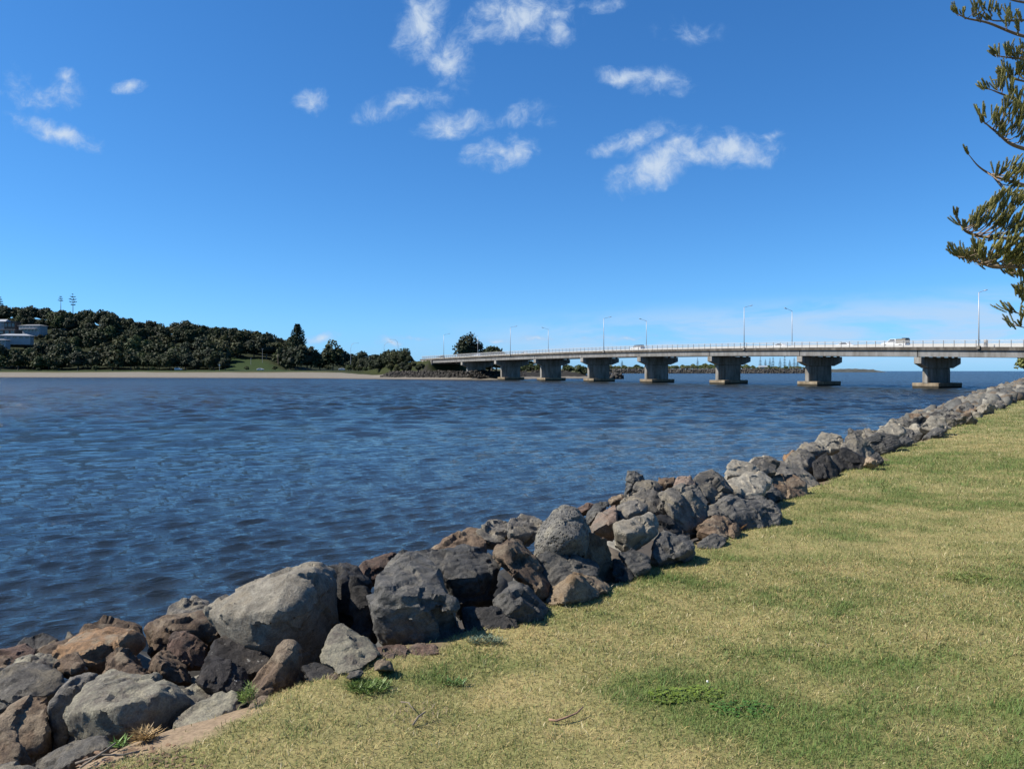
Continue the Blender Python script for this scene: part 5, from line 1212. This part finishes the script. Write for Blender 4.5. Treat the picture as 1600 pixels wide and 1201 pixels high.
for px in np.arange(950, 1262, 4.6):
    for Y in (1062, 1095):
        put(bw, f3, (px + rngT.uniform(-2, 2) - 800) / F * Y, Y + rngT.uniform(-8, 8), 5.6, (.55 if px < 1180 else .38) * rngT.uniform(.7, 1.3) * (1.2 if Y > 1070 else .8), 'scrubby bush behind the far breakwater seen under the bridge', 'scrub behind the far breakwater')
for (px, h) in ((1188, 19), (1196, 15), (1203, 17), (1208, 20), (1219, 17), (1226, 21), (1234, 14), (1241, 18), (1090, 17), (972, 13), (1246, 13)):
    t = far_pine(50 + int(px), h, 3.2, 9, 'small cone-shaped pine on the far breakwater seen under the bridge', .1, group='pines on the far breakwater'); t.location = ((px - 800) / F * 1110, 1110, 6)
x, y, z = P(1192, 573.5, 1075)
t = empty('house', (x, y, 6.0), 'small pale building behind the far breakwater', 'house')
MB().box((0, 0, 1.6), (11, 7, 3.2)).build('wall', M_WALLW, t); MB().poly([(-6.2, -4.2, 3.2), (6.2, -4.2, 3.2), (6.2, 4.2, 3.2), (-6.2, 4.2, 3.2), (-6, 0, 5.4), (6, 0, 5.4)], [(0, 1, 5, 4), (1, 2, 5), (2, 3, 4, 5), (3, 0, 4), (3, 2, 1, 0)]).build('roof', M_ROOFW, t)

# a shrub on the right bank under the deck
sb = make_tree(377, 3.0, 4.4, 0, (.12, .135, .04), 900, .22, 'yellow-green shrub on the rocky bank under the bridge at the right edge', None, 'shrub', 'shrub', nclump=12)
x, y, z = P(1600, 587, 152); sb.location = (x + 1.0, y, z - .3)

# ------------------------------------------------------------------ the Norfolk pine at the right edge
M_NEED = vcol_mat('pine_needles', .6, .12)
M_TWIG = simple('pine_twig', (.17, .125, .085), .85, 0, .25, 20)
def rope_template(seed):
    """one upward-curved shoot clothed in short needles, along +z, unit length"""
    r = np.random.default_rng(seed); V, Fc, Cc = [], [], []
    nseg = 13
    for i in range(nseg):
        z = i / nseg; k = 6
        for j in range(k):
            a = 2 * math.pi * (j + .5 * (i % 2)) / k + r.uniform(-.25, .25); ca, sa = math.cos(a), math.sin(a)
            rr = (.085 if z > .1 else .06) * (1 - .35 * max(0, z - .6)) * r.uniform(.8, 1.2)
            b = len(V); t = np.array((-sa, ca, 0)) * .028; c0 = np.array((ca * .02, sa * .02, z)); c1 = np.array((ca * rr, sa * rr, z + .085))
            c2 = np.array((ca * rr * .75, sa * rr * .75, z + .155))
            V += [c0 - t, c0 + t, c1 + t * .8, c1 - t * .8, c2]; Fc += [(b, b + 1, b + 2), (b, b + 2, b + 3), (b + 3, b + 2, b + 4)]
            q = r.uniform(.65, 1.35); Cc += [q * .8, q * .8, q, q, q * 1.15]
    return np.array(V), np.array(Fc), np.array(Cc)
ROPE = [rope_template(k) for k in range(4)]
def ropes(specs, r):
    """specs: (pos, dir, length, thickness, tone)"""
    Vs, Fs, Cs = [], [], []; b = 0
    for (p, d, L, th, tone) in specs:
        V, Fc, Cc = ROPE[r.integers(0, 4)]
        d = np.array(d) / np.linalg.norm(d); a = np.cross(d, (0.3, .2, 1)); a /= np.linalg.norm(a) + 1e-9; c = np.cross(d, a)
        bend = (V[:, 2:3] ** 2) * np.array((0, 0, .18)) * L
        q = np.array(p) + (V[:, 0:1] * a + V[:, 1:2] * c) * th + V[:, 2:3] * d * L + bend
        Vs.append(q); Fs.append(Fc + b); b += len(V)
        g = np.array((.225, .215, .066)) * tone[0] * (1 - tone[1]) + np.array((.16, .125, .06)) * tone[1]
        Cs.append(np.clip(g * Cc[:, None], 0, 1))
    return np.concatenate(Vs), np.concatenate(Fs), np.concatenate(Cs)
def catmull(pts, n):
    pts = np.array(pts, float); p = np.concatenate([[2 * pts[0] - pts[1]], pts, [2 * pts[-1] - pts[-2]]]); out = []
    for i in range(1, len(p) - 2):
        for t in np.linspace(0, 1, n, endpoint=False):
            out.append(.5 * ((2 * p[i]) + (-p[i - 1] + p[i + 1]) * t + (2 * p[i - 1] - 5 * p[i] + 4 * p[i + 1] - p[i + 2]) * t * t + (-p[i - 1] + 3 * p[i] - 3 * p[i + 1] + p[i + 2]) * t ** 3))
    out.append(p[-2]); return np.array(out)
TX, TY = 14.7, 14.3
pine = empty('norfolk_pine', (TX, TY, 1.7), 'tall norfolk pine reaching in from the right edge with upcurved needle-clad branches', 'pine tree')
po = np.array((TX, TY, 1.7))
tr = MB().tube([(0, 0, -.4), (.0, 0, .6), (0, 0, 6), (0, 0, 13), (0, 0, 21)], [.42, .33, .26, .17, .03], 12).build('trunk', M_BARK, pine, smooth=True)
def pine_branch(world_pts, r0, density, zones, clumps, seed, size=1.0):
    """zones: [(from, to)] of the curve that carry shoots; clumps: extra fans (x,y,z,count)"""
    r = np.random.default_rng(seed); c = catmull(world_pts, 8) - po
    n = len(c); rs = [max(.006, r0 * (1 - i / n) ** .8 * .8 + .004) for i in range(n)]
    br = MB().tube([tuple(x) for x in c], rs, 6)
    L = np.concatenate([[0], np.cumsum(np.linalg.norm(np.diff(c, axis=0), axis=1))]); specs = []
    def at(s): return np.array([np.interp(s, L, c[:, k]) for k in range(3)])
    def fan(p, dirv, cnt, ln, spread):
        tone = (r.uniform(.75, 1.25), max(0, r.normal(.12, .18)))
        for _ in range(cnt):
            d = np.array(dirv) / np.linalg.norm(dirv) + r.normal(size=3) * spread
            specs.append((p + r.normal(size=3) * .025, d, ln * r.uniform(.7, 1.2), (.19 * size) * r.uniform(.85, 1.2), tone))
    for (f0, f1) in zones:
        s = f0 * L[-1]
        while s <= f1 * L[-1]:
            p = at(min(s, L[-1] * .999)); tan = at(min(s + .05, L[-1])) - at(max(0, s - .05)); tan /= np.linalg.norm(tan) + 1e-9
            side = np.cross(tan, (0, 0, 1)); sg = 1 if r.random() < .5 else -1
            d = np.array((0, 0, 1.0)) + side * sg * r.uniform(.1, .9) + tan * .45
            off = side * sg * r.uniform(.0, .22) * size
            tip = p + off + np.array((0, 0, .05))
            if np.linalg.norm(off) > .08: br.tube([tuple(p), tuple(tip)], [.008, .005], 4)
            fan(tip, d, int(r.integers(3, 6)), .19 * size, .26)
            s += density * r.uniform(.7, 1.3)
    # growing tip
    fan(c[-1], c[-1] - c[-3] + np.array((0, 0, .03)), 5, .13 * size, .18)
    for (q, cnt, ln) in clumps:
        q = np.array(q) - po; j = np.argmin(np.linalg.norm(c - q, axis=1)); j = max(0, j - 2)
        m = (c[j] + q) / 2 + np.array((0, 0, -.06)); br.tube([tuple(c[j]), tuple(m), tuple(q)], [.014, .010, .007], 5)
        fan(q, (q - m) * 1.0 + np.array((0, 0, .16)), cnt, ln, .24)
        fan((m + q) / 2, (q - m) + np.array((0, 0, .25)), max(3, cnt - 2), ln, .32)
    b = br.build('branch', M_TWIG, pine, smooth=True)
    V, Fc, Cc = ropes(specs, r)
    obj('foliage', np_mesh('foliage', V, [Fc], False, Cc), M_NEED, b)
    return b
def PB(l, Y0, Y1):
    n = len(l); return [P(x, y, Y0 + (Y1 - Y0) * i / (n - 1)) for i, (x, y) in enumerate(l)]
def tk(py): return (800 + F * TX / TY, py)
def CL(l, Y): return [(P(x, y, Y), max(3, int(c * .72)), s * .92) for (x, y, c, s) in l]
pine_branch(PB([tk(150), (1760, 95), (1640, 66), (1590, 54), (1544, 36), (1511, 29), (1494, 20)], TY, 13.6), .05, .16, [(.93, 1)], CL([(1505, 21, 6, .12), (1574, 36, 7, .22), (1592, 46, 6, .18), (1529, 27, 3, .08)], 13.7), 1)
pine_branch(PB([tk(110), (1740, 60), (1640, 32), (1600, 32), (1560, 33), (1546, 31)], TY, 14.2), .045, .2, [(.8, .83)], CL([(1534, 10, 6, .18), (1548, 16, 7, .17), (1560, 18, 6, .16), (1578, 26, 8, .2), (1592, 28, 5, .16)], 14.2), 2)
pine_branch(PB([tk(75), (1740, 30), (1640, 10), (1600, 4), (1580, 0), (1570, -4)], TY, 14.0), .045, .2, [(.85, 1)], [], 21)
pine_branch(PB([tk(190), (1740, 140), (1640, 103), (1600, 93), (1575, 90), (1557, 87)], TY, 13.8), .04, .12, [(.84, 1)], CL([(1572, 84, 7, .2), (1589, 88, 8, .2), (1598, 76, 5, .15)], 13.8), 3)
pine_branch(PB([tk(230), (1740, 165), (1640, 135), (1605, 128), (1585, 124), (1565, 117)], TY, 13.9), .04, .1, [(.88, 1)], CL([(1570, 117, 8, .2), (1580, 122, 8, .2), (1594, 108, 5, .16)], 13.9), 4)
pine_branch(PB([tk(300), (1750, 230), (1640, 178), (1600, 165), (1580, 153), (1560, 145), (1543, 138)], TY, 13.4), .05, .14, [(.76, .86), (.95, 1)], CL([(1566, 138, 8, .24), (1579, 143, 9, .26), (1592, 155, 8, .22), (1598, 172, 6, .2)], 13.5), 5)
pine_branch(PB([tk(350), (1760, 290), (1650, 245), (1602, 233), (1578, 224), (1560, 209), (1545, 197), (1537, 190)], TY, 13.0), .06, .5, [(.98, 1)], CL([(1536, 182, 9, .2), (1557, 190, 9, .22), (1563, 204, 9, .22), (1569, 212, 8, .2), (1573, 168, 9, .26), (1582, 184, 10, .26), (1590, 196, 10, .26), (1597, 176, 8, .24), (1590, 212, 8, .22), (1599, 220, 8, .2)], 13.1), 6)
pine_branch(PB([tk(430), (1760, 345), (1660, 300), (1600, 289), (1562, 278), (1545, 271), (1528, 259), (1513, 241)], TY, 12.8), .05, .5, [(.78, .83)], CL([(1561, 272, 9, .2), (1573, 282, 9, .2), (1580, 262, 8, .2), (1590, 274, 9, .24), (1597, 262, 8, .24), (1582, 292, 7, .2), (1583, 306, 8, .2), (1594, 312, 8, .2)], 12.9), 7)
pine_branch(PB([tk(500), (1780, 430), (1680, 380), (1602, 373), (1560, 372), (1531, 369), (1510, 362), (1500, 350), (1492, 338)], TY, 12.6), .06, .5, [(.94, .96)], CL([(1508, 356, 6, .13), (1529, 356, 9, .24), (1523, 348, 9, .22), (1532, 336, 9, .18), (1547, 326, 9, .2), (1555, 316, 10, .22), (1562, 310, 9, .2), (1570, 322, 10, .24), (1580, 320, 10, .24), (1592, 322, 10, .26), (1548, 346, 9, .22), (1560, 350, 10, .22), (1573, 345, 10, .24), (1585, 352, 10, .24), (1597, 346, 10, .26), (1580, 362, 8, .22), (1594, 366, 8, .24), (1551, 375, 6, .14)], 12.7), 8)
pine_branch(PB([tk(530), (1780, 480), (1680, 432), (1602, 418), (1558, 418), (1540, 414), (1524, 408), (1511, 402)], TY, 12.4), .055, .055, [(.68, 1)], CL([(1523, 388, 8, .2), (1528, 396, 8, .2), (1553, 388, 8, .2), (1560, 398, 9, .22), (1572, 390, 10, .26), (1580, 384, 10, .26), (1590, 392, 10, .26), (1598, 386, 10, .26), (1585, 405, 10, .24), (1597, 404, 10, .24), (1514, 402, 7, .16)], 12.5), 9)
pine_branch(PB([tk(560), (1780, 510), (1680, 460), (1625, 440), (1600, 432), (1580, 424)], TY, 13.5), .045, .1, [(.86, 1)], CL([(1590, 430, 7, .18), (1597, 440, 6, .16)], 13.5), 10)
pine_branch(PB([tk(600), (1780, 560), (1680, 505), (1625, 475), (1600, 463), (1590, 459)], TY, 13.8), .045, .1, [(.9, 1)], CL([(1592, 460, 8, .2), (1598, 470, 8, .2)], 13.8), 11)
pine_branch(PB([tk(620), (1780, 585), (1680, 525), (1625, 500), (1600, 492), (1582, 487)], TY, 13.6), .045, .09, [(.9, 1)], CL([(1596, 497, 6, .16)], 13.6), 12)
pine_branch(PB([tk(640), (1780, 610), (1680, 545), (1625, 520), (1608, 514), (1594, 510)], TY, 13.6), .045, .09, [(.92, 1)], [], 13)
# the branches on its other sides
gen = []
for g in range(2):
    pts = [po + np.array(q) for q in ((.1, 0, 0), (1.2, .1, -.35), (2.4, .0, -.5), (3.4, -.1, -.35), (4.1, 0, .1))]
    gen.append(pine_branch(pts, .055, .10, [(.45, 1)], [], 90 + g, 1.1))
k = 0
for wz in np.arange(2.6, 19.5, .82):
    ln = float(np.interp(wz, [2.6, 6, 12, 19.5], [1.0, 1.1, .9, .25]))
    for ang in (-120, -70, -25, 25, 65, 100):
        a = ang + rngT.uniform(-14, 14)
        b = gen[k % 2]
        if k >= 2:
            f = b.children[0]; nb = b.copy(); C.objects.link(nb); nb.parent = pine; nf = f.copy(); C.objects.link(nf); nf.parent = nb; b = nb
        s = ln * rngT.uniform(.85, 1.05); b.location = (0, 0, wz); b.rotation_euler = (0, 0, rad(a)); b.scale = (s, s, s); k += 1

# ------------------------------------------------------------------ small things on the lawn
def lawn_at(px, py):
    y = (CAMZ - 1.75) * F / (py - HOR); x = (px - 800) / F * y
    t, s = e_sd(np.array([x]), np.array([y])); z = float(bank_z(s, t)[0] + lawn_bump(np.array([x]), np.array([y]))[0]); return np.array((x, y, z))
def leaf_patch(name, px, py, rx, ry, n, size, col, label, cat, seed, h=.03, shape='round', kind='stuff'):
    r = np.random.default_rng(seed); c = lawn_at(px, py); V, Q, Cc = [], [], []
    for i in range(n):
        a = r.uniform(0, 6.28); q = math.sqrt(r.random()); p = c + np.array((math.cos(a) * rx * q, math.sin(a) * ry * q, r.uniform(.004, h) * (1 - .5 * q)))
        az = r.uniform(0, 6.28); d = np.array((math.cos(az), math.sin(az), r.uniform(-.1, .5) if shape == 'round' else r.uniform(.3, 1.3))); d /= np.linalg.norm(d); w = np.cross(d, (0, 0, 1)); w /= np.linalg.norm(w) + 1e-9
        s = size * r.uniform(.6, 1.3); k = .5 if shape == 'round' else .055
        b = len(V); V += [p, p + d * s * .4 + w * s * k, p + d * s - np.array((0, 0, .15 * s)), p + d * s * .4 - w * s * k]; Q.append((b, b + 1, b + 2, b + 3)); Cc += [np.array(col) * r.uniform(.6, 1.4)] * 4
    o = obj(name, np_mesh(name, np.array(V), [np.array(Q)], False, np.clip(np.array(Cc), 0, 1)), M_LEAFY); tag(o, label, cat, kind=kind)
M_LEAFY = vcol_mat('weed_leaf', .5, .2)
leaf_patch('clover', 1045, 1086, .10, .09, 260, .022, (.125, .175, .025), 'bright green clover clump in the lawn, left part', 'clover', 1)
leaf_patch('clover', 1095, 1082, .11, .09, 260, .020, (.13, .18, .028), 'bright green clover clump in the lawn, right part under a white flower', 'clover', 2)
leaf_patch('clover', 1160, 1105, .15, .09, 200, .018, (.07, .16, .03), 'thin clover trailing to the right of the bright green clumps', 'clover', 3)
leaf_patch('grey_weed', 760, 1004, .11, .035, 420, .035, (.13, .18, .13), 'grey-green weed at the lawn edge below the huge slate block', 'weed', 4, .05, 'blade', None)
leaf_patch('grass_tuft', 575, 1078, .11, .07, 380, .055, (.11, .17, .04), 'lush green grass tuft at the lawn edge below the yellowish pyramid rock', 'grass tuft', 5, .01, 'blade', None)
leaf_patch('weed', 188, 1160, .03, .02, 26, .06, (.12, .22, .05), 'small bright green weed in front of the flat-topped boulder', 'weed', 6, .03, 'blade', None)
leaf_patch('weed', 712, 1062, .07, .03, 90, .05, (.11, .20, .06), 'green weed in the lawn below the reddish slab', 'weed', 7, .02, 'blade', None)
leaf_patch('weed', 388, 1092, .04, .04, 170, .05, (.14, .20, .05), 'feathery green weed growing at the foot of the brown leaning wedge', 'weed', 8, .10, 'blade', None)
leaf_patch('dry_grass', 228, 1147, .04, .03, 200, .065, (.32, .22, .10), 'dry straw tuft at the foot of the flat-topped boulder', 'dry grass', 9, .02, 'blade', None)
leaf_patch('dry_grass', 1135, 828, .10, .06, 260, .16, (.26, .15, .08), 'reddish dry brush beside the brown rounded rock at the lawn edge', 'dry grass', 10, .03, 'blade', None)
leaf_patch('grass_tuft', 1515, 905, .22, .10, 240, .06, (.13, .17, .045), 'darker green grass tuft near the right edge of the lawn', 'grass tuft', 11, .02, 'blade', None)
leaf_patch('leaf_litter', 235, 1185, .32, .12, 170, .022, (.20, .13, .075), 'dry leaf litter and bits of bark on the bare soil at the bottom left', 'leaf litter', 21, .006, 'round')
leaf_patch('leaf_litter', 640, 1118, .22, .12, 90, .03, (.24, .18, .12), 'dry grass clippings and twigs on the worn patch of lawn', 'leaf litter', 22, .02, 'blade')
for (px, py, lb) in ((1104, 1072, 'white clover flower standing over the right clover clump'),):
    c = lawn_at(px, py); t = empty('clover_flower', tuple(c), lb, 'flower')
    MB().tube([(0, 0, 0), (.004, 0, .04)], [.0015, .0012], 5).build('stem', simple('clover_stem', (.1, .2, .05)), t)
    bm = bmesh.new(); bmesh.ops.create_icosphere(bm, subdivisions=2, radius=.006)
    for v in bm.verts: v.co *= random.uniform(.8, 1.2)
    me = bpy.data.meshes.new('flower_head'); bm.to_mesh(me); bm.free(); o = obj('flower_head', me, simple('clover_white', (.75, .72, .66), .7), t); o.location = (.004, 0, .045)
def twig(px, py, pts, r, label, col):
    c = lawn_at(px, py); o = MB().tube([(c[0] + x, c[1] + y, c[2] + z) for x, y, z in pts], [r * (1 - .5 * i / len(pts)) for i in range(len(pts))], 6).build('twig', col, smooth=True); tag(o, label, 'twig')
M_STICK = simple('dry_stick', (.22, .13, .08), .85, 0, .3, 30); M_STICK2 = simple('grey_stick', (.16, .13, .10), .9, 0, .3, 30)
twig(885, 1121, [(-.085, -.02, .022), (-.05, -.028, .02), (0, -.01, .028), (.05, .02, .034), (.085, .06, .045)], .006, 'reddish brown curved twig lying on the lawn', M_STICK)
twig(650, 1128, [(-.01, -.04, .01), (.01, 0, .03), (.04, .04, .035)], .005, 'short dark twig on the dry grass left of the reddish twig', M_STICK2)
twig(640, 1108, [(-.05, .05, .02), (-.01, .02, .03), (.03, -.06, .03)], .003, 'thin grey twig above the short dark twig on the dry grass', M_STICK2)
twig(165, 1186, [(-.10, -.05, .02), (-.02, .0, .03), (.06, .02, .02), (.12, .05, .02)], .005, 'grey stick on the bare soil at the bottom left', M_STICK2)
twig(150, 1193, [(-.05, -.03, .012), (.02, .03, .05), (.04, .08, .06)], .005, 'bent pale stick leaning on the low ridged rock', M_STICK2)
print('objects', len(bpy.data.objects), 'tris', sum(len(m.loops) - 2 * len(m.polygons) for m in bpy.data.meshes))
